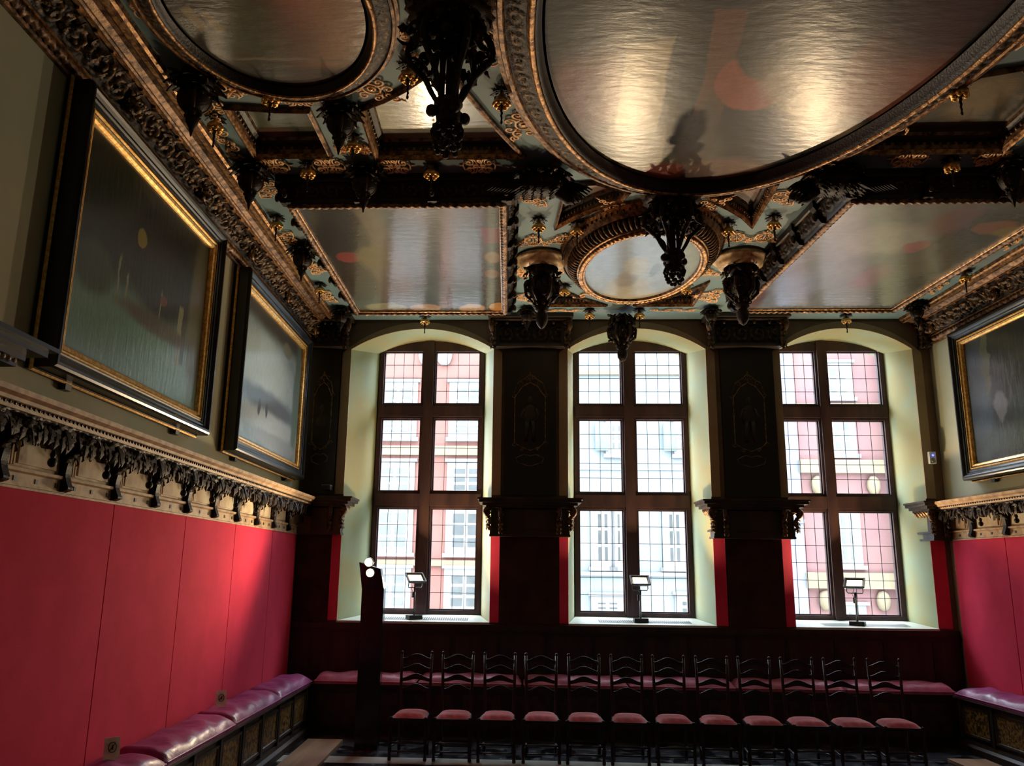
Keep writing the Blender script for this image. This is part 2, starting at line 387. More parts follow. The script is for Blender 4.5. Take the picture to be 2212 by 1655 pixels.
# windows
for k, w in enumerate(WIN):
    a, b = w['i']; m0, m1 = w['m']; wt = bpy.data.objects.new('window_%d' % (k+1), None); C.objects.link(wt); wt.location = W((a+b)/2, 12.8, 1.46); wt['kind'] = 'structure'
    out = INN[k]; hole = []; z0s = [(1.53, 3.05), (3.31, 4.456), (4.70, 5.56)]; rows = [6, 4, 3]
    rows = [6, 5, 4]
    for (z0, z1) in z0s:
        for (x0, x1) in ((a+.07, m0), (m1, b-.07)):
            if z1 > 5.5: hole.append([(x0, z0), (x1, z0), (x1, z1), (x0, z1)])
            else: hole.append([(x0, z0), (x1, z0), (x1, z1), (x0, z1)])
    mb = MB()
    for vv in (12.74, 12.88): mb.plate(out, hole, lambda p, vv=vv: (p[0], vv, p[1]))
    for h in hole + [out]:
        n = len(h)
        for j in range(n):
            q = (j+1) % n; mb.add([(h[j][0], 12.74, h[j][1]), (h[q][0], 12.74, h[q][1]), (h[q][0], 12.88, h[q][1]), (h[j][0], 12.88, h[j][1])], [(0,1,2,3)])
    mb.build('window_frame', 'window_wood', wt)
    mb = MB()
    mb.box(((m0+.03), 12.70, 1.47), ((m1-.03), 12.745, 5.72)); 
    for (zz0, zz1) in ((3.09, 3.27), (4.49, 4.66)): mb.box((a+.02, 12.71, zz0), (b-.02, 12.745, zz1))
    mb.build('mullion', 'window_wood', wt)
    h = 0
    for ri, (z0, z1) in enumerate(z0s):
        for (x0, x1) in ((a+.07, m0), (m1, b-.07)):
            g = MB(); c = .018
            g.box((x0, 12.78, z0), (x0+c, 12.83, z1)); g.box((x1-c, 12.78, z0), (x1, 12.83, z1)); g.box((x0, 12.78, z0), (x1, 12.83, z0+c)); g.box((x0, 12.78, z1-c), (x1, 12.83, z1))
            sash = g.build('casement', 'window_wood', wt)
            g = MB()
            for q in range(1, 4): x = x0 + (x1-x0)*q/4; g.box((x-.0035, 12.80, z0), (x+.0035, 12.808, z1))
            for q in range(1, rows[ri]): z = z0 + (z1-z0)*q/rows[ri]; g.box((x0, 12.799, z-.0035), (x1, 12.809, z+.0035))
            g.build('lead_grid', 'grille_dark', sash)
            g = MB(); g.add([(x0, 12.806, z0), (x1, 12.806, z0), (x1, 12.806, z1), (x0, 12.806, z1)], [(0,1,2,3)]); g.build('glass_pane', 'glass', sash)
    # sill with its ventilation grille
    o0, o1 = w['o']; mb = MB(); mb.add([(o0, 11.97, 1.385), (o1, 11.97, 1.385), (o1, 11.97, 1.41), (o0, 11.97, 1.41), (a, 12.74, 1.467), (b, 12.74, 1.467)], [(0,1,2,3), (3,2,5,4)])
    sl = mb.build('window_sill', 'sill_white', wt)
    g = MB(); n = 46; x0, x1 = o0+.45, o1-.3
    for q in range(n):
        x = x0 + (x1-x0)*q/n
        g.add([(x, 12.12, 1.427), (x+(x1-x0)/n*.55, 12.12, 1.427), (x+(x1-x0)/n*.55, 12.34, 1.449), (x, 12.34, 1.449)], [(0,1,2,3)])
    g.build('vent_grille', 'grille_dark', sl)

# ---------------------------------------------------------------- ceiling
BO = dict(c=(1.72, 4.78), a=1.54, b=2.56); O1 = dict(c=(-1.68, 4.75), a=.68, b=.91); O1R = dict(c=(5.0, 4.75), a=.68, b=.91)
SO = (1.53, 9.2)
def arc_pts(c, a, b, t0, t1, n): return [(c[0] + a*math.cos(t0 + (t1-t0)*i/n), c[1] + b*math.sin(t0 + (t1-t0)*i/n)) for i in range(n+1)]
def mir(p, c=1.545): return (2*c - p[0], p[1])
# coffer outlines, anticlockwise
cof = {}
cof['small grey-green'] = [(-2.37, 6.79), (-2.37, 6.00)] + [(-2.2, 6.02), (-1.98, 6.055), (-1.72, 6.07), (-1.70, 6.79)]
l2 = [(-1.25, 6.84), (-1.25, 6.05), (-1.05, 5.93), (-.86, 5.78), (-.70, 5.62), (-.45, 5.70), (-.36, 5.91), (-.24, 6.2), (-.1, 6.5), (.06, 6.84)]
cof['bright fan-shaped'] = l2
cof['left triangular'] = [(.48, 8.46), (.53, 7.46), (.80, 7.42), (1.15, 7.62), (1.10, 7.78), (.85, 8.0), (.66, 8.2)]
cof['far left triangular'] = [(.53, 11.2), (.53, 10.3), (.66, 10.55), (.9, 10.85), (1.3, 11.2)]
names = list(cof.items())
def rev(p): return list(reversed([mir(q) for q in p]))
R_names = {'small grey-green': 'right end grey-green', 'bright fan-shaped': 'right fan-shaped', 'left triangular': 'right triangular', 'far left triangular': 'far right triangular'}
COF = [(k, v) for k, v in names] + [(R_names[k], rev(v)) for k, v in names]
mb = MB(); mb.plate([(UL-.1, VN-.1), (7.2, VN-.1), (7.2, 12.05), (UL-.1, 12.05)], [v for k, v in COF], lambda p: (p[0], p[1], ZG))
structure(mb.build('ceiling', 'ground_blue'))
mb = MB(); mb.add([(UL-.2, VN-.2, 6.3), (7.4, VN-.2, 6.3), (7.4, 13.4, 6.3), (UL-.2, 13.4, 6.3)], [(0,1,2,3)]); structure(mb.build('trim_4', 'dark_wood'))

painting('canvas_small', '46503a', '555a45', [(.3, .85, .3, .12, '85604c', .3)], warp=.04)
painting('canvas_fan', 'aba684', '959478', [(.8, .7, .35, .5, 'a8b19d', .5), (.3, .5, .06, .3, 'a89e7c', .4)])
painting('canvas_tri', '8a8f86', '9c9a92', [(.3, .5, .3, .4, '84a8a4', .4), (.8, .3, .4, .4, 'a58b80', .5)])
painting('canvas_dusk', '2c3326', '3d3c2c', [(.6, .5, .2, .3, '6b5a38', .4)])
cm = ['canvas_small', 'canvas_fan', 'canvas_tri', 'canvas_tri', 'canvas_dusk', 'canvas_dusk', 'canvas_tri', 'canvas_tri']
def area(p): return sum(p[i-1][0]*p[i][1] - p[i][0]*p[i-1][1] for i in range(len(p)))/2
for (nm, poly), cmn in zip(COF, cm):
    if area(poly) < 0: poly = list(reversed(poly))
    big = 'fan' in nm or 'grey' in nm
    t = thing('ceiling_coffer', nm + ' painted coffer set between the ceiling ovals and beams', 'ceiling panel', (poly[0][0], poly[0][1], ZG), 'sunken painted coffers')
    # inward is left for anticlockwise travel
    d = .038 if big else .026
    MB().sweep(poly, [(-d, ZG+.002), (-d, ZG-.03), (-d*.55, ZG-.045), (-d*.3, ZG-.03), (.0, ZG-.035), (.012, ZG-.01), (.02, ZG+.03)], [0,0,1,0,1,0]).build('coffer_moulding', ['old_gilt', 'gilt'], t)
    MB().sweep(poly, [(.02, ZG+.03), (.022, ZG+.08), (d+.02, ZG+.10), (d+.03, ZG+.135)], [0,0,1]).build('coffer_side', ['dark_wood', 'old_gilt'], t)
    b_ = MB(); beads(b_, offset(poly, .022), ZG+.045, .07 if big else .05, .022 if big else .015, .012, .02, closed=True); b_.build('bead_pattern', 'old_gilt', t)
    MB().plate(offset(poly, d+.02), [], lambda p: (p[0], p[1], ZG+.13)).build('canvas', cmn, t)

# the big oval and the two side ovals
painting('canvas_big', '1c2018', '27211a', [(.12, .72, .09, .14, '7a4e3e', .3), (.27, .75, .055, .17, 'a89870', .10, -.12, 1), (.30, .90, .2, .1, '7d7a5e', .5), (.42, .58, .035, .2, '6b3f28', .15, -.18, 1), (.36, .62, .03, .3, '1f1c14', .2, -.18, 1), (.53, .68, .10, .07, '9a4a34', .06, .3), (.55, .60, .09, .07, '262a1e', .1, .2),
    (.72, .74, .2, .05, '8a7c62', .4, .5), (.86, .62, .12, .10, '74422e', .12), (.88, .70, .12, .07, '7c4732', .15), (.46, .86, .05, .14, '4a3d2c', .3, -.1), (.58, .95, .12, .04, '7d5a42', .4), (.40, .96, .06, .03, '8a4a38', .3), (.5, .5, .5, .012, '14130f', .1, 0, 1), (.90, .52, .15, .10, '1c161c', .4), (.12, .52, .12, .1, '1d241a', .4)], warp=.02, nscale=5, cr=.25, ior=1.45, coat=.8)
painting('canvas_oval', '2c2c20', '40362a', [(.85, .62, .28, .6, '957053', .5), (.45, .65, .25, .22, '464a35', .5), (.12, .56, .03, .07, '7b6a4a', .15, -.3, 1), (.20, .58, .025, .06, '7b6a4a', .15, -.3, 1), (.5, .95, .5, .1, '2e3529', .4), (.5, .80, .3, .008, '6f6a55', .3, 0, 1)], warp=.03)
def oval(cfg, label, cv, scale, parts=1):
    c, a, b = cfg['c'], cfg['a'], cfg['b']; s_ = scale; n = 128
    t = thing('oval_ceiling_painting', label, 'ceiling painting', (c[0], c[1], ZG), 'oval ceiling paintings')
    P = ellipse(*c, a, b, n)                                # anticlockwise: left = inward, so offsets are negative going out
    MB().sweep(P, [(0.02, 5.80), (0, 5.80), (-.012, 5.80-.08*s_), (-.045*s_, 5.80-.10*s_)], [0]*3, smooth=True).build('inner_rim', 'dark_wood', t)
    g = MB(); e = offset(P, -.072*s_); beads(g, e, 5.79-.085*s_, .085*s_, .036*s_, .026*s_, .02*s_, n=8, k=5, gilt=1); g.tube([(p[0], p[1], 5.79-.08*s_) for p in e], .025*s_, 8, closed=True, gilt=.2); g.build('bead_ring', 'gilt', t)
    w = .26*s_
    g = MB(); g.sweep(P, [(-.085*s_, 5.79-.07*s_), (-.10*s_, 5.785-.07*s_), (-.105*s_, 5.80-.07*s_)], [1, 0]); 
    Q = offset(P, -.105*s_)
    g.sweep(P, [(-.255*s_, 5.79), (-.27*s_, 5.77), (-.30*s_, 5.775), (-.31*s_, 5.80), (-.345*s_, 5.81), (-.35*s_, 5.852)], [1,0,1,0,0]); g.build('oval_moulding', ['old_gilt', 'gilt'], t)
    g = MB(); L_ = 0; D = dense(Q, .02); D2 = offset(D, -.15*s_); acc = [0]
    for i in range(1, len(D)+1): acc.append(acc[-1] + (Vector(D[i % len(D)]) - Vector(D[i-1])).length)
    rows = []; gg = []; nt = 9; cell = .24*s_
    for i in range(len(D)+1):
        p, q = Vector(D[i % len(D)]), Vector(D2[i % len(D)]); row = []
        for j in range(nt+1):
            h = scroll_h(acc[i], .15*s_*j/nt, cell, .15*s_) * min(1, 4*min(j, nt-j)/nt); x = p.lerp(q, j/nt); row.append((x.x, x.y, 5.80 - .07*s_ + (.06*s_ - .01)*j/nt - .03*h*s_)); gg.append(max(0, min(1, (h-.3)*2)))
        rows.append(row)
    g.loft(rows, 0, closed=False, gilt=gg); g.build('carved_band', 'carved_gilt', t)
    MB().plate(P, [], lambda p: (p[0], p[1], 5.80)).build('canvas', cv, t)
    return t
oval(BO, 'huge oval ceiling painting in a carved gilt ring, the largest of the ovals', 'canvas_big', 1.0)
oval(O1, 'dark oval ceiling painting in a carved gilt ring near the left wall', 'canvas_oval', .62)
oval(O1R, 'dark oval ceiling painting near the right wall, half outside the picture', 'canvas_oval', .62)

# rectangular dropped paintings
ZP = 5.60
painting('canvas_left', '46534f', '3e4a47', [(.30, .5, .14, .6, '5b5142', .4), (.13, .2, .16, .28, '0d0c0a', .12), (.10, .62, .12, .26, '2a2016', .3), (.14, .42, .08, .04, '7a3026', .15), (.28, .42, .10, .10, '5f5636', .3), (.94, .52, .06, .5, '3a3528', .12, 0, 1), (.95, .22, .05, .06, '6a2a34', .1, 0, 1), (.95, .40, .05, .05, '7d6240', .2), (.95, .56, .05, .04, '6e5238', .2),
    (.48, .95, .10, .05, 'a68c6c', .12), (.80, .95, .09, .05, 'a68c6c', .12), (.22, .95, .14, .05, '8b8668', .15), (.98, .93, .06, .06, 'a87840', .12), (.5, 1.0, .6, .02, '3d2c1e', .1, 0, 1), (.66, .5, .02, .12, '3d3c34', .2, .05), (.66, .84, .02, .14, '33291f', .2, .05)], warp=.03, nscale=5, coat=1, ior=1.8, cr=.12)
painting('canvas_right', '5a6058', '4e554f', [(.80, .3, .3, .3, '2a2e24', .5), (.75, .6, .2, .3, '454634', .5), (.40, .3, .2, .12, '7e8078', .4), (.59, .35, .07, .05, '784640', .2), (.85, .18, .10, .05, '6e4628', .2), (.95, .22, .08, .04, '6a5c2c', .2), (.55, .62, .09, .12, '644a48', .4), (.9, .8, .2, .2, '343a30', .5), (.17, .8, .15, .2, '66758a', .4), (.03, .9, .06, .12, '5a4850', .3), (.62, .15, .1, .1, '553a34', .4)], warp=.05, nscale=5, coat=1, ior=1.9, cr=.2)
painting('canvas_centre', '8a9599', '7f8b93', [(.25, .3, .2, .3, '7c8996', .6), (.45, .8, .2, .2, '979178', .4), (.4, .66, .10, .12, '7d7462', .3), (.45, .45, .1, .12, '9c9880', .4), (.62, .5, .04, .1, '66706c', .3), (.5, .95, .5, .1, '9d9a84', .4)], warp=.05, coat=1, ior=2.0)
def rect_frame(quad, label, cv, ins):
    t = thing('rectangular_ceiling_painting', label, 'ceiling painting', (quad[0][0], quad[0][1], ZG), 'rectangular ceiling paintings')
    g = MB(); g.sweep(quad, [(.01, ZP+.02), (0, ZP-.015), (-.01, ZP-.02), (-.03, ZP-.02)], [1,1,0]); 
    g.sweep(quad, [(-.075, ZP-.01), (-.085, ZP+.01), (-.10, ZP+.05)], [0,0]); g.sweep(quad, [(-.135, ZG-.06), (-.16, ZG-.07), (-.175, ZG-.06), (-.18, ZG+.002)], [1,0,0]); g.build('frame_moulding', ['dark_wood', 'gilt'], t)
    g = MB(); rope(g, offset(quad, -.045), ZP-.02, .030, .075); g.build('rope_moulding', 'old_gilt', t)
    g = MB()
    for e in range(4):                                     # carved sides of the frame
        a, b = Vector(offset(quad, -.095)[e]), Vector(offset(quad, -.095)[(e+1) % 4]); a2, b2 = Vector(offset(quad, -.14)[e]), Vector(offset(quad, -.14)[(e+1) % 4]); ln = (b-a).length
        nrm = Vector((b.y-a.y, a.x-b.x, 0)).normalized()
        def P(s_, t_, h, a=a, b=b, a2=a2, b2=b2, ln=ln, nrm=nrm):
            f = s_/ln; p = a.lerp(b, f).lerp(a2.lerp(b2, f), t_/.2); z = ZP+.03 + (ZG-.07-ZP-.03)*t_/.2
            return (p.x + nrm.x*h, p.y + nrm.y*h, z - h*.4)
        relief(g, P, ln, .2, .19, .03, .016)
    g.build('carved_frieze', 'carved_dark', t)
    for e in range(4):                                     # modillion blocks
        a, b = Vector(offset(quad, -.07)[e]), Vector(offset(quad, -.07)[(e+1) % 4]); n = max(2, round((b-a).length/.62)); nrm = Vector((b.y-a.y, a.x-b.x)).normalized(); tt = (b-a).normalized()
        for i in range(n+1):
            p = a.lerp(b, i/n); g = MB(); k = .045
            prof = [(0, ZP-.02), (.05, ZP-.015), (.085, ZP+.03), (.095, ZP+.12), (.125, ZG-.09), (.13, ZG-.02), (0, ZG-.02)]
            vs = []
            for sgn in (-1, 1): vs += [(p.x + nrm.x*o + tt.x*k*sgn, p.y + nrm.y*o + tt.y*k*sgn, z) for o, z in prof]
            q = len(prof); g.add(vs, [tuple(range(q)), tuple(reversed(range(q, 2*q)))] + [(j, q+j, q+(j+1) % q, (j+1) % q) for j in range(q)], 0)
            g.blob((p.x + nrm.x*.1, p.y + nrm.y*.1, ZP+.06), (.03, .03, .05), gilt=.8)
            g.build('modillion', 'carved_dark', t)
    MB().plate(quad, [], lambda p: (p[0], p[1], ZP)).build('canvas', cv, t)
LQ = [(-2.13, 7.38), (-.137, 7.38), (-.137, 10.74), (-2.10, 10.74)]
RQ = [(3.25, 7.38), (5.22, 7.38), (5.06, 10.68), (3.12, 10.68)]
rect_frame(LQ, 'rectangular ceiling painting with a pale sky in a dark rope frame on the left', 'canvas_left', 0)
rect_frame(RQ, 'rectangular ceiling painting with dim reddish figures in a rope frame on the right', 'canvas_right', 0)
# central small oval, dropped
t = thing('oval_ceiling_painting', 'pale blue oval ceiling painting in a gadrooned ring before the middle window', 'ceiling painting', (SO[0], SO[1], ZG), 'oval ceiling paintings')
P = ellipse(SO[0]-.02, SO[1]-.03, .65, 1.1, 96)
MB().plate(P, [], lambda p: (p[0], p[1], ZP)).build('canvas', 'canvas_centre', t)
g = MB(); g.sweep(P, [(.01, ZP+.01), (0, ZP-.03), (-.02, ZP-.035), (-.03, ZP-.02)], [0,1,0], smooth=False); g.sweep(P, [(-.075, ZP-.01), (-.09, ZP+.0), (-.10, ZP+.03)], [1, 0]); g.sweep(P, [(-.20, ZP+.12), (-.215, ZP+.11), (-.235, ZP+.14), (-.25, ZP+.17), (-.285, ZG-.03), (-.295, ZG+.002)], [1,0,0,1,0]); g.build('oval_moulding', ['old_gilt', 'gilt'], t)
g = MB(); rope(g, offset(P, -.05), ZP-.02, .026, .06); g.build('rope_moulding', 'gilt', t)
g = MB(); D = dense(offset(P, -.15), .058); g.sweep(P, [(-.10, ZP+.03), (-.20, ZP+.13)], [0])
for i, p in enumerate(D):
    q = Vector(D[(i+1) % len(D)]) - Vector(D[i-1]); q.normalize(); tt = Vector((q.x, q.y, 0)); ax = Vector((q.y, -q.x, 1.0)).normalized(); g.blob((p[0], p[1], ZP+.06), (.022, .03, .075), 6, 5, ax=(tt, ax.cross(tt), ax), gilt=.9)
g.build('gadroon_band', 'carved_gilt', t)
g = MB(); beads(g, offset(P, -.262), ZG-.075, .05, .012, .012, .02); g.build('dentil_pattern', 'dark_wood', t)

# side cornices under the ceiling
def side_cornice(side):
    if side == 'left': fn = lambda s_, o: (UL + o, VN + s_)
    else: fn = lambda s_, o: (ur(VN + s_) - o, VN + s_)
    LN = 11.93 - VN
    t = thing('wall_cornice', 'deep carved and gilt cornice running under the ceiling along the %s wall' % side, 'cornice', (fn(LN/2, .1) + (5.5,)), 'side wall cornices')
    def sw(prof, mats):
        g = MB(); rows = []
        for i in range(2): rows.append([(fn(i*LN, o) + (z,)) for o, z in prof])
        g.loft(rows, closed=False, smooth=False, mats=mats); return g
    sw([(0, 5.43), (.03, 5.43), (.04, 5.455)], [0,0]).build('base_fillet', 'old_gilt', t)
    g = MB(); d = [(fn(i*.014, .052) + (5.485,)) for i in range(int(LN/.014))]; g.tube(d, .036, 8, twist=lambda i, th: .24*math.cos(2*th - 2*PI*i/5)); g.build('rope_moulding', 'old_gilt', t)
    sw([(.06, 5.515), (.085, 5.52), (.085, 5.535), (.07, 5.54)], [0,0,0]).build('gold_fillet', 'gilt', t)
    g = MB()
    relief(g, lambda s_, t_, h: fn(s_, .065 + .12*t_/.25 + h*.9) + (5.54 + .21*t_/.25 - h*.5,), LN, .25, .30, .05, .016)
    s_ = .15
    n = 0
    while s_ < LN:                                        # buds and leaves standing off the frieze
        a = (.085 if n % 2 else .14); p = fn(s_, a + .03); z = 5.60 if n % 2 else 5.69
        g.blob((p[0], p[1], z), (.022, .03, .022), 6, 4, gilt=.9, wob=.3)
        sg = 1 if side == 'left' else -1
        g.leaf(fn(s_+.05, a+.02) + (z-.03,), (sg*.4, R.uniform(-1, 1), .6), (sg, 0, -.6), .10, .028, .7, gilt=.7)
        s_ += .085; n += 1
    g.build('carved_frieze', 'carved_gilt', t)
    sw([(.19, 5.755), (.225, 5.75), (.225, 5.765), (.24, 5.775), (.26, 5.765), (.30, 5.79), (.34, 5.79), (.36, 5.775), (.395, 5.775), (.405, 5.80), (.43, 5.81), (.44, 5.852)], [1,0,0,1,0,0,0,1,0,1,0]).build('crown_moulding', ['old_gilt', 'gilt'], t)
    k = 0; s_ = 12.0 - VN - .35
    while s_ > .5:                                         # gilt lion masks along the frieze
        g = MB(); x, y = fn(s_, .15); sg = 1 if side == 'left' else -1
        g.blob((x, y, 5.60), (.055, .07, .075), 10, 8, gilt=1, wob=.12); g.blob((x + sg*.045, y, 5.565), (.035, .035, .03), 8, 6, gilt=1)
        for q in range(8): an = 2*PI*q/8; g.leaf((x, y + .04*math.cos(an), 5.6 + .04*math.sin(an)), (0, math.cos(an), math.sin(an)), (sg, 0, 0), .09, .025, .5, gilt=.9)
        for dy in (-.025, .025): g.blob((x + sg*.05, y+dy, 5.625), (.012, .012, .012), 6, 4)
        g.build('lion_mask', 'carved_gilt', t); s_ -= 1.52
    s_ = .3
    g = MB()
    while s_ < LN-.1:                                      # little upright gold leaves under the crown
        p = fn(s_, .2); g.box((p[0]-.012, p[1]-.04, 5.735), (p[0]+.012, p[1]+.04, 5.752)); s_ += .24
    g.build('fillet_pattern', 'gilt', t)
side_cornice('left'); side_cornice('right')

# ---------------------------------------------------------------- gold fretwork plaques
def spiral(c, r0, a0, turns, dirn, n=16, grow=.12):
    return [(c[0] + (r0*(1 - (1-grow)*i/n))*math.cos(a0 + dirn*turns*2*PI*i/n), c[1] + (r0*(1 - (1-grow)*i/n))*math.sin(a0 + dirn*turns*2*PI*i/n)) for i in range(n+1)]
def ribbon_(g, pts, w=.0115, z=-.02):
    g.tube([(p[0], p[1], z) for p in pts], w, 5, closed=False, flat=.8)
def fret(kind):
    wd = dict(oblong=.0105, crown=.0078, diamond=.009, vine=.009)[kind]; ribbon = lambda g, p: ribbon_(g, p, wd)
    """flat scrolls, local x along, y across, hanging just under z=0; unit length about 0.5 x 0.26"""
    g = MB()
    if kind == 'oblong':
        for sx in (-1, 1):
            for sy in (-1, 1):
                ribbon(g, spiral((sx*.115, sy*.06), .06, PI/2*sy if sx > 0 else PI/2*sy, 1.35, sx*sy, 18))
                ribbon(g, [(sx*.02, sy*.02), (sx*.05, sy*.11), (sx*.115, sy*.12)])
                ribbon(g, [(0, sy*.01), (sx*.05, sy*.015), (sx*.175, sy*.06)])
            ribbon(g, [(sx*.175, .06), (sx*.19, 0), (sx*.175, -.06)]); ribbon(g, spiral((sx*.04, 0), .03, 0, 1, sx, 10, .8))
            g.leaf((sx*.18, 0, -.015), (sx, 0, 0), (0, 0, 1), .07, .016, .05)
        for sy in (-1, 1): ribbon(g, spiral((0, sy*.085), .035, -PI/2*sy, 1.2, sy, 12))
    elif kind == 'crown':
        for sx in (-1, 1):
            for q, (cx, cy, r) in enumerate(((.06, .05, .045), (.15, .04, .05), (.07, .14, .04), (.16, -.04, .035), (.03, .21, .025))):
                ribbon(g, spiral((sx*cx, cy), r, PI/2 if q % 2 else -PI/2, 1.3, sx*(1 if q % 2 else -1), 14))
            ribbon(g, [(0, -.06), (sx*.06, -.02), (sx*.1, .06), (sx*.09, .12)]); ribbon(g, [(0, .0), (sx*.1, -.05), (sx*.2, -.06), (sx*.2, .04)])
            ribbon(g, [(sx*.11, .08), (sx*.1, .17), (0, .22)])
        g.leaf((0, .2, -.015), (0, 1, 0), (0, 0, 1), .07, .02, .05); ribbon(g, [(0, -.06), (0, .2)])
    elif kind == 'diamond':
        for a in range(8):
            th = a*PI/4; c = (.10*math.cos(th)*1.35, .10*math.sin(th)); ribbon(g, spiral(c, .045, th+PI, 1.3, 1 if a % 2 else -1, 14))
        ribbon(g, ellipse(0, 0, .07, .055, 16) + [(.07, 0)]); ribbon(g, ellipse(0, 0, .03, .025, 10) + [(.03, 0)])
        for sx in (-1, 1):
            ribbon(g, spiral((sx*.20, 0), .04, 0, 1.4, sx, 14)); g.leaf((sx*.22, 0, -.015), (sx, 0, 0), (0, 0, 1), .08, .018, .05)
    else:  # vine
        for i in range(4):
            x = -.17 + i*.115; sgn = 1 if i % 2 else -1
            ribbon(g, spiral((x, sgn*.03), .055, -PI/2*sgn, 1.45, sgn, 18)); ribbon(g, [(x, -sgn*.03), (x+.06, -sgn*.06), (x+.115, -sgn*.03)]); ribbon(g, spiral((x+.05, -sgn*.05), .022, 0, 1.2, sgn, 10))
    return g.build('scrolls', 'fret_gilt', None, room=False)
FP = {}
for kd in ('oblong', 'crown', 'diamond', 'vine'):
    t = thing('fretwork_plaque', 'x', 'ceiling ornament', (0, 0, 0)); o = fret(kd); o.parent = t
    b_ = MB().blob((0, 0, -.026), (.016, .016, .012), 8, 5)
    o2 = b_.build('centre_stud', 'bright_gilt', t, room=False); FP[kd] = (t, [False])
def fp(kd, u, v, rz, sc, label):
    pr, used = FP[kd]; place(pr, used, (u, v, ZG), RZ + rz, 'gold scrollwork ' + label, 'gold fretwork plaques', (sc[0], sc[1], 1) if isinstance(sc, tuple) else (sc, sc, 1))
H = PI/2
for i, (u, v) in enumerate(((-2.52, 5.93), (-2.56, 6.57), (-2.53, 7.43), (-2.55, 8.77), (-2.53, 9.67), (-2.55, 10.80), (-2.55, 4.6))):
    fp(('diamond', 'vine', 'crown', 'crown', 'crown', 'crown', 'vine')[i], u, v, (H, H, -H, H, -H, H, H)[i], (1.15, 1.0), 'on the left wall strip, ' + ('beside the dark oval', 'short way behind the beam corner', 'just past the beam corner', 'halfway along the pale painting', 'two thirds along the pale painting', 'nearest the window wall', 'at the top edge of the photo')[i])
for i, (u, v, l) in enumerate(((-2.27, 6.99, 'at the left end of the cross beam'), (-1.74, 7.0, 'on the cross beam left of the hanging boss'), (-1.12, 7.02, 'on the cross beam right of the hanging boss'), (-.32, 7.03, 'on the cross beam under the carved bird wing'), (3.61, 7.0, 'on the right cross beam beside the big oval'), (4.35, 6.99, 'at the far right of the right cross beam'))):
    fp('oblong', u, v, 0, (.80, 1.15), l)
for i, (u, v, rz, kd, sc, l) in enumerate(((-2.2, 5.70, -.5, 'oblong', .95, 'below the left end of the dark oval'), (-1.75, 5.87, .05, 'oblong', .8, 'below the middle of the dark oval'), (-1.13, 5.74, .7, 'diamond', 1.1, 'at the lower right of the dark oval'), (-1.39, 6.16, H, 'vine', .6, 'behind the small boss between the two coffers'),
     (-1.56, 6.68, H, 'oblong', .45, 'left of the gold cup between the two coffers'), (-1.35, 6.70, H, 'oblong', .45, 'right of the gold cup between the two coffers'), (-.76, 5.15, H, 'vine', .8, 'left of the largest hanging pendant'), (-.15, 5.22, H, 'vine', (1.1, 1), 'right of the largest hanging pendant'), (.08, 6.30, 1.9, 'diamond', (1.2, 1.25), 'between the fan-shaped coffer and the big oval'),
     (3.2, 6.23, 1.2, 'vine', (1.2, .8), 'at the lower right of the big oval'), (3.55, 5.0, H, 'vine', (1.3, 1), 'at the upper right beside the big oval'))):
    fp(kd, u, v, rz, sc, l)
for u, v, rz, kd, sc, l in ((.28, 7.72, H, 'crown', 1.0, 'on the left strip of the middle bay, nearest the carved bird'), (.80, 7.27, .55, 'vine', (.6, .5), 'tucked under the left rim of the big oval'), (1.12, 7.44, .3, 'vine', (.5, .5), 'tucked under the big oval near its lowest point'), (1.07, 7.97, .8, 'diamond', (1.1, 1), 'left of the middle lantern pendant'),
     (2.02, 7.93, -.75, 'diamond', (1.1, 1), 'right of the middle lantern pendant'), (2.80, 7.74, H, 'crown', 1.0, 'on the right strip of the middle bay, under the carved bird'), (.24, 8.93, PI, 'crown', (.9, 1), 'crown shaped above the left base, outer one'), (.56, 8.88, PI+.2, 'crown', (.8, .9), 'crown shaped above the left base, inner one'), (2.55, 8.85, PI-.2, 'crown', (.8, .9), 'crown shaped above the right base, inner one'), (2.84, 8.86, PI, 'crown', (.9, 1), 'crown shaped above the right base, outer one'),
     (.14, 9.86, H, 'oblong', (1, .7), 'left of the left cluster pendant'), (.58, 9.80, H, 'oblong', (.8, .6), 'right of the left cluster pendant'), (.26, 10.85, H, 'crown', (1.2, 1), 'lowest on the left strip of the middle bay'), (.98, 10.78, -.8, 'vine', (.8, .8), 'at the lower left of the small pale oval'), (2.48, 9.85, .9, 'crown', (1, .8), 'at the lower right of the small pale oval'), (2.78, 10.83, H, 'crown', (1.3, 1.2), 'lowest on the right strip of the middle bay'),
     (.65, 11.45, 0, 'vine', (1.3, .7), 'in the thin row by the windows, left of the middle boss'), (2.3, 11.45, 0, 'vine', (1.5, .7), 'in the thin row by the windows, right of the middle boss'), (-.6, 11.5, 0, 'vine', (1.2, .7), 'above the right half of the left window'), (-2.0, 11.5, 0, 'vine', (1.2, .7), 'above the left half of the left window'), (4.1, 11.5, 0, 'vine', (1.2, .7), 'above the left half of the right window'), (5.5, 11.3, 0, 'vine', (1.0, .7), 'above the right end of the right window'),
     (5.62, 10.5, H, 'vine', (1, .8), 'on the right wall strip near the window'), (5.68, 8.9, H, 'vine', (1.1, .8), 'on the right wall strip further from the window')):
    fp(kd, u, v, rz, sc, l)

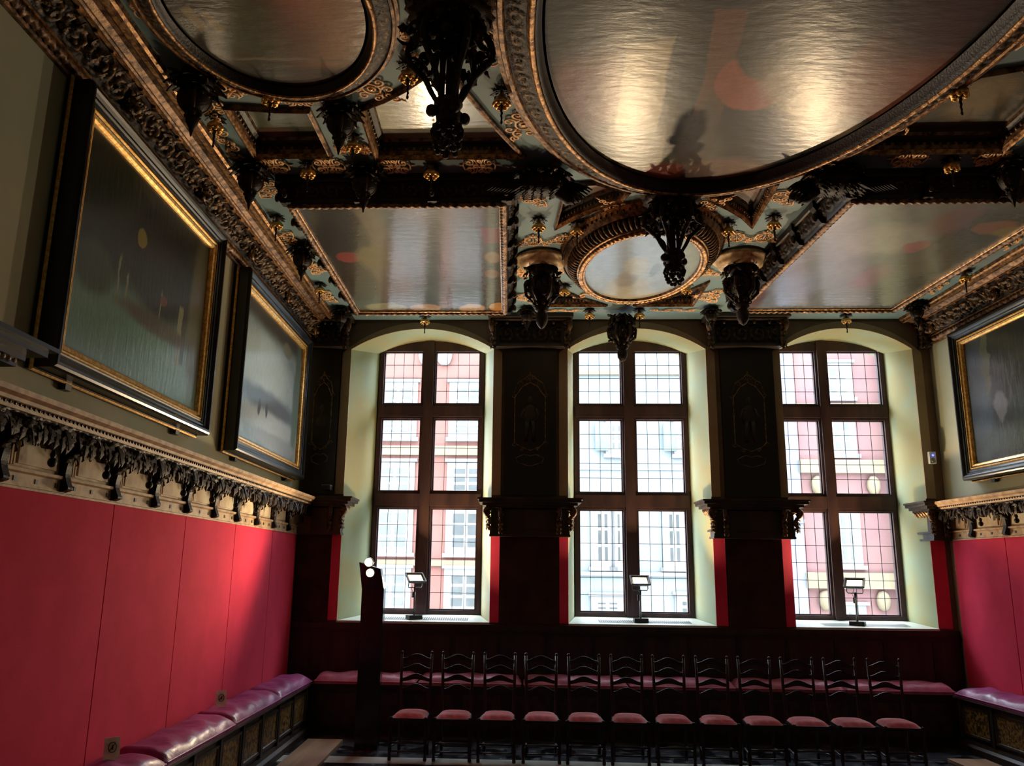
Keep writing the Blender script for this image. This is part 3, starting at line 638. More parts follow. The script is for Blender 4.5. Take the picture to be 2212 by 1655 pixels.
# small gold cups hanging from the ceiling strips
t = thing('gold_cup_drop', 'x', 'ceiling ornament', (0, 0, 0)); g = MB()
for q in range(8):
    a = PI/4*q; g.leaf((.015*math.cos(a), .015*math.sin(a), -.005), (math.cos(a), math.sin(a), -.1), (0, 0, -1), .085, .03, .3, gilt=.1)
g.build('leaf_rose', 'carved_dark', t, room=False)
g = MB(); g.lathe([(.012, 0), (.02, -.05), (.05, -.07), (.068, -.10), (.066, -.125), (.045, -.115), (.03, -.12)], n=24, gilt=1, wob=lambda a, z: .13*math.cos(6*a))
for q in range(6): a = PI/3*q; g.blob((.045*math.cos(a), .045*math.sin(a), -.13), (.017, .017, .014), 8, 5, gilt=1)
g.build('cup', 'bright_gilt', t, room=False)
g = MB(); g.tube([(0, 0, -.11 - i*.008) for i in range(19)], [.014 - .0004*i for i in range(19)], 8, twist=lambda i, th: .3*math.cos(th - i*1.1)); g.blob((0, 0, -.27), (.011, .011, .018)); g.build('twisted_drop', 'dark_wood', t, room=False)
CUP = [t, [False]]
cups = [(-1.93, 5.75, 'under the dark oval near the small grey coffer'), (-2.52, 6.15, 'on the left wall strip beside the dark oval'), (-1.93, 6.99, 'on the cross beam between its two left plaques'), (-.80, 5.47, 'left of the largest pendant, in front of the fan-shaped coffer'), (-.10, 5.84, 'right of the largest pendant, before the diamond plaque'), (-.77, 7.03, 'in the middle of the cross beam under the fan-shaped coffer'), (-2.56, 8.17, 'on the left wall strip near the start of the pale painting'), (-2.57, 10.3, 'on the left wall strip near the window wall'), (-1.41, 6.50, 'between the two coffers'),
    (.28, 8.27, 'on the left strip of the middle bay'), (.70, 8.38, 'at the upper left rim of the small pale oval'), (2.34, 8.42, 'at the upper right rim of the small pale oval'), (2.78, 8.26, 'on the right strip of the middle bay'), (.70, 10.4, 'at the lower left rim of the small pale oval'), (2.30, 10.35, 'at the lower right rim of the small pale oval'), (1.13, 11.45, 'just left of the boss over the middle window'), (1.85, 11.45, 'just right of the boss over the middle window'), (-1.30, 11.72, 'above the left window'), (4.9, 11.72, 'above the right window'), (3.42, 5.80, 'at the right edge of the big oval'), (3.98, 7.0, 'on the right cross beam'), (5.66, 9.95, 'on the strip along the right wall')]
for u, v, l in cups: place(CUP[0], CUP[1], (u, v, ZG), RZ, 'small gold cup ' + l, 'gold cup drops')

# ---------------------------------------------------------------- hanging pendants
def arm_pts(a, pr): return [(r*math.cos(a), r*math.sin(a), z) for r, z in pr]
def smooth_pr(pr, n=4):
    out = []
    for i in range(len(pr)-1):
        p0 = pr[max(0, i-1)]; p1 = pr[i]; p2 = pr[i+1]; p3 = pr[min(len(pr)-1, i+2)]
        for j in range(n):
            t = j/n; out.append(tuple(.5*((2*b) + (-a+c)*t + (2*a-5*b+4*c-d)*t*t + (-a+3*b-3*c+d)*t**3) for a, b, c, d in zip(p0, p1, p2, p3)))
    out.append(pr[-1]); return out
def foliage(g, n, r0, r1, z0, z1, l, gilt=.3):
    for q in range(n):
        a = R.uniform(0, 2*PI); r = R.uniform(r0, r1); z = R.uniform(z0, z1)
        g.leaf((r*math.cos(a), r*math.sin(a), z), (math.cos(a + R.uniform(-.8, .8)), math.sin(a + R.uniform(-.8, .8)), R.uniform(-1.1, .4)), (R.uniform(-1, 1), R.uniform(-1, 1), -.6), l*R.uniform(.8, 1.3), l*.33, R.choice((-.7, .6, .9)), gilt=gilt*R.uniform(.3, 2))
def lantern(label, u, v, drop, gm='carved_dark'):
    """large openwork pendant: leafy crown, cage of ribs, knop with balls, fruit cluster"""
    t = thing('lantern_pendant', label, 'ceiling pendant', (u, v, ZG), 'openwork lantern pendants', RZ); s = drop/1.0
    g = MB(); g.lathe([(.30, 0), (.31, -.03), (.26, -.05), (.25, -.09), (.29, -.11), (.22, -.15), (.12, -.18)], n=32, gilt=.5, wob=lambda a, z: .04*math.cos(16*a)); g.build('base_moulding', gm, t, room=False)
    g = MB()
    for q in range(14):
        a = 2*PI*q/14; g.leaf((.16*math.cos(a), .16*math.sin(a), -.07), (math.cos(a), math.sin(a), -.5), (0, 0, -1), .17, .055, .9, gilt=.25)
        g.leaf((.10*math.cos(a+.2), .10*math.sin(a+.2), -.16), (math.cos(a+.2), math.sin(a+.2), -.9), (math.cos(a), math.sin(a), .3), .16, .05, -.6, gilt=.3)
    for q in range(7):
        a = 2*PI*q/7; g.blob((.2*math.cos(a), .2*math.sin(a), -.2), (.045, .045, .05), 8, 6, gilt=.3, wob=.15)
    foliage(g, 60, .10, .25, -.34*s, -.05, .11); foliage(g, 22, .08, .14, -.44*s, -.25*s, .09); g.build('leaf_crown', gm, t, room=False)
    g = MB()
    for q in range(6):
        a = 2*PI*q/6; pr = smooth_pr([(.14, -.17), (.25, -.24), (.28, -.36), (.22, -.44), (.16, -.50), (.12, -.58*1.0), (.07, -.66)], 4)
        g.tube([(r*math.cos(a), r*math.sin(a), z*s) for r, z in pr], [.024*(1.15-.5*i/len(pr)) for i in range(len(pr))], 7, gilt=.25)
        c = (.245*math.cos(a), .245*math.sin(a), -.40*s); rd = (math.cos(a), math.sin(a), 0)
        sp = [(c[0] + rd[0]*.055*(1-i/16)*math.cos(i*.6), c[1] + rd[1]*.055*(1-i/16)*math.cos(i*.6), c[2] + .055*(1-i/16)*math.sin(i*.6)) for i in range(15)]
        g.tube(sp, .013, 6, gilt=.4)
    g.build('outer_ribs', gm, t, room=False)
    g = MB()
    for q in range(6):                                     # heads with wings between the ribs
        g = MB()
        a = 2*PI*(q+.5)/6; x, y = .22*math.cos(a), .22*math.sin(a); z = -.30*s
        g.blob((x, y, z), (.042, .042, .052), 10, 8, gilt=.3); g.blob((x*1.17, y*1.17, z-.005), (.012, .012, .015), 6, 4, gilt=.6)
        for sg in (-1, 1): g.leaf((x, y, z-.03), (-math.sin(a)*sg, math.cos(a)*sg, -.5), (math.cos(a), math.sin(a), 0), .11, .035, .4, gilt=.3)
        g.leaf((x, y, z-.04), (math.cos(a)*.3, math.sin(a)*.3, -1), (math.cos(a), math.sin(a), 0), .12, .03, .5, gilt=.3)
        g.build('cherub_head', gm, t, room=False)
    g = MB()
    for q in range(5): a = 2*PI*q/5+.3; g.tube([(.055*math.cos(a), .055*math.sin(a), z*s) for z in (-.18, -.35, -.5, -.66)], [.014, .02, .012, .014], 6, gilt=.2)
    g.tube([(0, 0, -.15*s), (0, 0, -.7*s)], .022, 8, gilt=.2); g.build('inner_columns', gm, t, room=False)
    g = MB(); g.lathe([(.05, -.63*s), (.09, -.65*s), (.095, -.67*s), (.06, -.69*s), (.085, -.72*s), (.075, -.78*s), (.05, -.80*s)], n=20, gilt=.3)
    for q in range(4): a = PI/2*q+.5; g.blob((.115*math.cos(a), .115*math.sin(a), -.735*s), (.038, .038, .042), 10, 8, gilt=.25); g.tube([(.06*math.cos(a), .06*math.sin(a), -.70*s), (.1*math.cos(a), .1*math.sin(a), -.715*s)], .014, 6)
    g.build('knop', gm, t, room=False)
    g = MB(); zc = -.88*s; H_ = .12*s
    for k in range(8):
        z = zc + H_ - 2*H_*k/8; rr = .088*math.sqrt(max(.05, 1 - ((z-zc)/H_/1.08)**2)) * (1.0 if z > zc else .95); n = max(3, int(rr/.011))
        for q in range(n): a = 2*PI*(q + .5*(k % 2))/n; g.blob((rr*math.cos(a), rr*math.sin(a), z), (.022, .022, .02), 6, 4, gilt=.35)
    for q in range(8): a = 2*PI*q/8; g.leaf((.05*math.cos(a), .05*math.sin(a), -.79*s), (math.cos(a), math.sin(a), -.6), (math.cos(a), math.sin(a), .5), .13, .04, -.7, gilt=.3)
    g.blob((0, 0, -.985*s), (.02, .02, .03), 6, 5, gilt=.4); g.build('fruit_cluster', gm, t, room=False)
    return t
lantern('largest dark openwork pendant, at the top between the left oval and the big oval', -.43, 4.80, 1.12)
lantern('dark openwork lantern pendant hanging before the small pale oval', 1.58, 7.62, 1.0)
def cluster(label, u, v, drop, base=True, half=False):
    t = thing('cluster_pendant', label, 'ceiling pendant', (u, v, ZG), 'cluster pendants', RZ); s = drop/.9
    if base:
        g = MB(); g.lathe([(.30, 0), (.325, -.02), (.33, -.05), (.30, -.06), (.27, -.10), (.26, -.13), (.20, -.15)], n=32, gilt=.9); g.build('base_moulding', 'pale_gilt', t, room=False)
    g = MB()
    for q in range(10):
        a = 2*PI*q/10; g.leaf((.12*math.cos(a), .12*math.sin(a), -.10*s), (math.cos(a), math.sin(a), -.6), (0, 0, -1), .17, .05, .7, gilt=.35)
        g.leaf((.10*math.cos(a+.3), .10*math.sin(a+.3), -.26*s), (math.cos(a+.3), math.sin(a+.3), -1), (math.cos(a), math.sin(a), .5), .16, .045, -.7, gilt=.35)
    g.blob((0, 0, -.18*s), (.14, .14, .1*s), 12, 8, gilt=.1, wob=.1); foliage(g, 36, .10, .19, -.32*s, -.10*s, .09); g.build('leaf_crown', 'carved_dark', t, room=False)
    g = MB(); g.lathe([(.10, -.28*s), (.15, -.33*s), (.165, -.42*s), (.13, -.50*s), (.09, -.54*s)], n=24, gilt=.2, wob=lambda a, z: .10*math.cos(6*a))
    for q in range(6):
        a = 2*PI*q/6; x, y = math.cos(a), math.sin(a); g.tube([(.13*x, .13*y, -.28*s), (.2*x, .2*y, -.36*s), (.19*x, .19*y, -.48*s), (.11*x, .11*y, -.57*s)], [.02, .024, .02, .014], 7, gilt=.5)
        g.blob((.19*x, .19*y, -.34*s), (.028, .028, .034), 8, 6, gilt=.5)
    foliage(g, 26, .11, .17, -.54*s, -.32*s, .07, .5); g.build('ribbed_bowl', 'carved_dark', t, room=False)
    g = MB(); g.lathe([(.08, -.54*s), (.10, -.57*s), (.06, -.60*s), (.075, -.63*s), (.085, -.67*s), (.05, -.70*s)], n=20, gilt=.3)
    for q in range(9): a = 2*PI*q/9; g.blob((.09*math.cos(a), .09*math.sin(a), -.60*s), (.028, .028, .03), 6, 5, gilt=.5, wob=.2)
    g.build('berry_knop', 'carved_dark', t, room=False)
    g = MB(); g.lathe([(.05, -.69*s), (.072, -.74*s), (.066, -.82*s), (.035, -.88*s), (.004, -.905*s)], n=18, gilt=.25, wob=lambda a, z: .06*math.cos(9*a)); g.build('bud_tip', 'carved_dark', t, room=False)
cluster('dark cluster pendant on a round gilt base, left of the small pale oval', .36, 9.42, .90)
cluster('dark cluster pendant on a round gilt base, right of the small pale oval', 2.74, 9.42, .86)
cluster('dark cluster pendant hanging in front of the middle window arch', 1.60, 11.50, .78, base=False)
# small leafy bosses where the strips cross
t = thing('leaf_boss', 'x', 'ceiling pendant', (0, 0, 0)); g = MB()
for q in range(12):
    a = 2*PI*q/12; g.leaf((.04*math.cos(a), .04*math.sin(a), -.02), (math.cos(a), math.sin(a), -.15), (0, 0, -1), .20, .055, .45, gilt=.2); g.leaf((.03*math.cos(a+.26), .03*math.sin(a+.26), -.07), (math.cos(a+.26), math.sin(a+.26), -.25), (0, 0, -1), .14, .04, .35, gilt=.35)
g.blob((0, 0, -.06), (.12, .12, .07), 12, 6, gilt=.1); foliage(g, 26, .05, .16, -.13, -.02, .08); g.build('leaf_crown', 'carved_dark', t, room=False)
g = MB(); g.blob((0, 0, -.19), (.11, .11, .11), 16, 10, gilt=.1)
for q in range(4):
    a = PI/2*q + .4; g.tube([(.105*math.cos(a)*math.sin(p), .105*math.sin(a)*math.sin(p), -.19 - .105*math.cos(p)) for p in [PI*i/10 for i in range(1, 10)]], .014, 6, gilt=.8)
    for sg in (-.3, .3): g.blob((.095*math.cos(a+.78+sg), .095*math.sin(a+.78+sg), -.17), (.022, .022, .02), 6, 5, gilt=.3)
g.build('mask_ball', 'carved_dark', t, room=False)
g = MB(); g.lathe([(.05, -.27), (.065, -.29), (.035, -.32), (.045, -.34), (.04, -.37), (.018, -.41), (.005, -.47)], n=14, gilt=.2, wob=lambda a, z: .08*math.cos(5*a))
for q in range(6): a = PI/3*q; g.blob((.05*math.cos(a), .05*math.sin(a), -.31), (.016, .016, .02), 6, 4, gilt=.6)
g.build('pointed_tip', 'carved_dark', t, room=False)
BOSS = [t, [False]]
for u, v, s, l in ((-1.40, 7.05, 1.0, 'hanging from the cross beam, in front of the left rectangular painting'), (-1.42, 6.0, .95, 'hanging between the two coffers, below the dark oval'), (-2.46, 6.97, 1.0, 'where the left wall strip meets the cross beam'), (-2.47, 8.98, .95, 'on the left wall strip beside the pale painting'), (-2.46, 5.56, 1.1, 'on the left wall strip beside the dark oval'),
    (4.52, 7.05, 1.0, 'hanging from the right cross beam'), (5.56, 7.9, 1.0, 'on the strip along the right wall'), (-2.50, 11.36, .8, 'in the left corner over the window wall'), (.22, 11.38, .75, 'over the pier between left and middle windows'), (2.86, 11.38, .75, 'over the left edge of the pier between middle and right windows'), (5.66, 11.2, .8, 'in the right corner over the window wall')):
    place(BOSS[0], BOSS[1], (u, v, ZG), RZ, 'dark leafy boss ' + l, 'leafy ceiling bosses', s)
# carved birds in the corners of the middle bay
def bird(label, u, v, flip):
    t = thing('carved_bird', label, 'wood carving', (u, v, ZG), 'carved birds under the big oval', RZ); f = flip
    g = MB(); g.blob((0, 0, -.12), (.20, .15, .11), 14, 10, gilt=.15, wob=.06)
    for k in range(5):
        for q in range(7): g.leaf((f*(.16-.075*k), -.10+.035*q, -.13-.05*math.cos((q-3)*.4)), (-f*1, (q-3)*.12, -.25), (0, 0, -1), .12, .03, .4, gilt=.2)
    g.build('body', 'carved_dark', t, room=False)
    g = MB(); g.tube([(f*.14, .04, -.16), (f*.22, .10, -.24), (f*.26, .12, -.22), (f*.31, .13, -.20)], [.06, .045, .045, .03], 10, gilt=.2); g.blob((f*.30, .13, -.20), (.05, .04, .042), 10, 7, gilt=.3); g.leaf((f*.33, .13, -.2), (f, .1, -.5), (0, 0, -1), .07, .018, .9, gilt=.6); g.build('head', 'carved_dark', t, room=False)
    for sg, nm in ((-1, 'wing'), (1, 'wing')):
        g = MB()
        for k in range(3):
            for q in range(8): g.leaf((-f*.02 - sg*f*.05*0 + sg*f*.03*q*1.2, sg*.03 + .02*k*sg, -.10-.02*k), (sg*f*.9, .35*sg*(1-q*.2) - .2*q*.3, -.12*(3-k)), (0, 0, -1), .34-.07*k-.012*q, .035, .25, gilt=.25)
        g.build(nm, 'carved_dark', t, room=False)
    g = MB()
    for q in range(16): a = 2*PI*q/16; g.leaf((.13*math.cos(a), .12*math.sin(a), -.03), (math.cos(a), math.sin(a), -.12), (0, 0, -1), .17, .05, .45, gilt=.35)
    foliage(g, 40, .10, .24, -.10, -.05, .08, .5); g.build('leaf_bed', 'carved_gilt', t, room=False)
    t.scale = (1.12, 1.05, 1.12)
bird('large dark carved bird with spread wings at the lower left of the big oval', .27, 7.16, 1)
bird('dark carved bird with spread wings at the lower right of the big oval', 3.0, 7.18, -1)

# ---------------------------------------------------------------- window wall: piers
PIER = [(-3.05, -2.58, 'at the left corner, gold-outlined bust'), (-.10, .675, 'left of the middle window, gold-outlined figure'), (3.10, 3.87, 'right of the middle window, barely visible figure')]
for i, (x0, x1, l) in enumerate(PIER):
    t = thing('pier_painting', 'tall dark painting on the pier ' + l, 'painted panel', ((x0+x1)/2, 11.95, 4.3), 'painted pier panels')
    MB().box((x0, 11.93, 3.19), (x1, 12.0, 5.42)).build('board', 'pier_paint', t)
    g = MB(); xc = (x0+x1)/2; w = (x1-x0)*.29; c = [(xc-w, 3.96), (xc-w, 4.64), (xc-w*.8, 4.70), (xc-w*.5, 4.80), (xc, 4.86), (xc+w*.5, 4.80), (xc+w*.8, 4.70), (xc+w, 4.64), (xc+w, 3.96), (xc+w*.6, 3.89), (xc, 3.84), (xc-w*.6, 3.89)]
    g.tube([(p[0], 11.925, p[1]) for p in dense(c, .04)], .009, 6, closed=True, twist=lambda i, th: .3*math.sin(i*1.9))
    for sx in (-1, 1):
        for (cx, cz, r) in ((w*1.05, 4.66, .035), (w*1.0, 3.94, .04), (.05, 4.93, .035), (w*.5, 3.86, .03), (w*.6, 4.85, .04)): g.tube([(xc + sx*(cx + p[0]), 11.925, cz + p[1]) for p in spiral((0, 0), r, 0, 1.2, sx, 12)], .006, 5)
        g.tube([(xc + sx*q[0], 11.925, q[1]) for q in ((w*1.05, 4.70), (w*.8, 4.86), (w*.3, 4.93), (0, 5.0))], .007, 5)
    g.leaf((xc, 11.925, 4.95), (0, 0, 1), (0, -1, 0), .09, .02, .1); g.blob((xc, 11.92, 4.90), (.02, .01, .03), 6, 5)
    g.tube([(p[0], 11.925, p[1]) for p in dense([(xc-w*.8, 3.66), (xc-w*.9, 3.73), (xc-w*.4, 3.78), (xc, 3.76), (xc+w*.4, 3.78), (xc+w*.9, 3.73), (xc+w*.8, 3.66), (xc, 3.61)], .04)], .007, 5, closed=True, twist=lambda i, th: .3*math.sin(i*2.1))
    g.build('gold_cartouche', 'pier_gold', t)
    g = MB()
    if i == 0:
        g.blob((xc, 11.935, 4.47), (.05, .012, .065), 12, 8); g.blob((xc, 11.935, 4.26), (.10, .012, .11), 12, 8); g.blob((xc, 11.935, 4.37), (.03, .012, .06), 8, 6)
    else:
        g.blob((xc, 11.935, 4.60), (.045, .012, .055), 12, 8); g.blob((xc, 11.935, 4.40), (.10, .012, .14), 12, 8)
        for sx in (-1, 1): g.tube([(xc+sx*.04, 11.935, 4.28), (xc+sx*.05, 11.935, 4.12), (xc+sx*.06, 11.935, 3.97)], [.045, .034, .022], 8, flat=1); g.tube([(xc+sx*.08, 11.935, 4.47), (xc+sx*.13, 11.935, 4.36), (xc+sx*.08, 11.93, 4.27)], [.028, .022, .016], 8)
    g.build('painted_figure', 'brown_wood', t)
# carved capitals under the ceiling and the lower cornice blocks of each pier
def scroll_bracket(g, x, v, z0, z1, dirx, s=1):
    """acanthus console: s-curve with leaves"""
    H_ = z1 - z0; pts = smooth_pr([(0, 1), (.10, .92), (.11, .72), (.05, .5), (.03, .3), (.06, .12), (.02, 0)], 3)
    g.tube([(x + dirx*p[0]*s, v - p[0]*s*.8, z0 + H_*p[1]) for p in pts], [.035*s*(1.2-.6*i/len(pts)) for i in range(len(pts))], 7, gilt=.5)
    for q, h in enumerate((.95, .8, .62, .42, .25, .1)):
        for sg in (-1, 1): g.leaf((x + dirx*.04*s, v - .04*s, z0 + H_*h), (dirx*.7 + sg*.5, -.8, -.2 - .1*q), (dirx*.3, -.5, 1), .10*s, .03*s, -.6, gilt=.9)
    g.blob((x + dirx*.08*s, v - .07*s, z1-.05), (.035*s, .035*s, .035*s), 8, 6, gilt=.8)
CAP = [(-3.08, -2.45, 'in the left corner'), (-.30, .86, 'between the left and middle windows'), (2.90, 4.02, 'between the middle and right windows'), (5.97, 6.17, 'in the right corner')]
for i, (x0, x1, l) in enumerate(CAP):
    t = thing('pier_capital', 'dark carved capital under the ceiling ' + l, 'capital', ((x0+x1)/2, 11.9, 5.6), 'carved pier capitals'); in0, in1 = x0+.12, x1-.12
    g = MB(); g.box((in0-.06, 11.80, 5.42), (in1+.06, 12.0, 5.77)); g.build('block', 'dark_wood', t)
    g = MB(); g.box((x0-.05, 11.60, 5.79), (x1+.05, 12.0, 5.845)); g.box((x0, 11.66, 5.765), (x1, 12.0, 5.79)); g.box((in0-.08, 11.78, 5.385), (in1+.08, 12.0, 5.42)); g.build('capital_moulding', 'brown_wood', t)
    if x1 - x0 > .5:
        g = MB(); relief(g, lambda s_, t_, h: (in0 + s_, 11.80 - h, 5.44 + t_), in1-in0, .28, .25, .04, .014); g.build('carved_frieze', 'carved_dark', t)
        for q in range(4):
            x = in0 + (in1-in0)*(q+.5)/4; MB().blob((x, 11.72, 5.735), (.022, .022, .032), 8, 6, gilt=.5).build('drop', 'carved_dark', t)
    for x, d in (((x0+.07, -1), (x1-.07, 1)) if 0 < i < 3 else (((x1-.07, 1),) if i == 0 else ((x0+.05, -1),))):
        g = MB(); scroll_bracket(g, x, 11.80, 5.37, 5.78, d*.6, 1.1); g.build('leaf_bracket', 'carved_gilt', t)

def profile_run(fn, LN, prof, mats):
    g = MB(); n = 2; rows = [[(fn(LN*i, o) + (z,)) for o, z in prof] for i in range(n)]; g.loft(rows, closed=False, smooth=False, mats=mats)
    for i in (0, 1): g.add([(fn(LN*i, o) + (z,)) for o, z in prof], [tuple(range(len(prof))) if i == 0 else tuple(reversed(range(len(prof))))])
    return g
ENT = [(-2.86, -2.44, 'at the left corner of the window wall', 'left'), (-.265, .847, 'on the pier left of the middle window', 'both'), (2.90, 4.0, 'on the pier right of the middle window', 'both'), (5.92, 6.17, 'at the right corner of the window wall', 'right')]
for i, (x0, x1, l, sd) in enumerate(ENT):
    t = thing('pier_entablature', 'dark cornice block with gilt corner leaves ' + l, 'cornice', ((x0+x1)/2, 11.8, 2.9), 'pier cornice blocks')
    e0 = .0 if sd == 'left' else .16; e1 = .0 if sd == 'right' else .16; vf = 11.86
    def block(g, z0, z1, o, m=0): g.box((x0-(o if e0 else 0), vf-o, z0), (x1+(o if e1 else 0), 12.28 if True else 12, z1), m)
    g = MB(); block(g, 2.60, 2.63, .02); block(g, 2.63, 2.70, .012); block(g, 2.70, 2.725, .03); block(g, 2.725, 2.98, 0); g.build('frieze_block', 'brown_wood', t)
    g = MB(); block(g, 3.0, 3.03, .07); block(g, 3.03, 3.07, .12); block(g, 3.07, 3.11, .17); block(g, 3.11, 3.135, .19); g.build('top_cornice', 'brown_wood', t)
    for x, d, on in ((x0, -1, e0), (x1, 1, e1)):
        if not on: continue
        g = MB(); scroll_bracket(g, x-d*.02, vf-.01, 2.72, 3.0, d, .9); g.build('leaf_bracket', 'carved_gilt', t)
        g = MB()
        for q in range(5): g.leaf((x, vf+.05+.08*q, 2.93), (d, 0, .35), (0, 0, 1), .12, .05, .6, gilt=1)
        g.build('egg_leaf_row', 'gilt', t)
        g = MB(); scroll_bracket(g, x-d*.16, vf-.01, 2.66, 3.0, d*.3, .8); g.build('leaf_console', 'carved_gilt', t)
# lower pier cloth
for i, (x0, x1, l) in enumerate(((-3.08, -2.56, 'beside the left corner'), (-.135, .717, 'between the left and middle windows'), (3.07, 3.86, 'between the middle and right windows'))):
    t = thing('pier_cloth', 'red cloth coloured as in shadow on the lower pier ' + l, 'wall covering', ((x0+x1)/2, 11.97, 2.0), 'cloths on the lower piers')
    MB().box((x0, 11.95, 1.40), (x1, 11.999, 2.60)).build('cloth', 'shaded_red_fabric', t)
for x0, x1, l, xo in ((-2.56, -2.437, 'left side of the left window', -2.437), (-.265, -.135, 'right side of the left window', -.265), (.717, .847, 'left side of the middle window', .847), (2.902, 3.055, 'right side of the middle window', 2.902), (3.847, 3.991, 'left side of the right window', 3.991), (5.922, 6.09, 'right side of the right window', 5.922)):
    g = MB(); lft = abs(x1-xo) < 1e-6        # strip splays back towards the window
    a, b = (x0, x1) if lft else (x1, x0)
    vs = [(a, 11.945, 1.41), (b, 11.995, 1.41), (b, 11.995, 2.60), (a, 11.945, 2.60), (a, 11.999, 1.41), (b, 12.003, 1.41), (b, 12.003, 2.60), (a, 11.999, 2.60)]
    g.add(vs, [(0,1,2,3),(4,7,6,5),(0,3,7,4),(1,5,6,2),(0,4,5,1),(3,2,6,7)])
    o = g.build('red_cloth_strip', 'red_fabric'); o['label'] = 'narrow bright red cloth strip on the ' + l; o['category'] = 'wall covering'; o['group'] = 'red strips beside the windows'
# wainscot under the windows
t = thing('window_wall_wainscot', 'dark brown panelled wainscot below the three windows', 'wainscot', (1.5, 11.95, 1.0)); g = MB(); g.box((UL+.02, 11.93, 0), (6.17, 11.999, 1.385)); g.build('boards', 'brown_wood', t)
g = MB(); g.box((UL+.02, 11.90, 1.25), (6.17, 11.93, 1.30)); 
for q in range(14): x = UL+.3+q*.66; g.box((x, 11.915, .75), (x+.05, 11.93, 1.25))
g.build('rails', 'dark_wood', t)

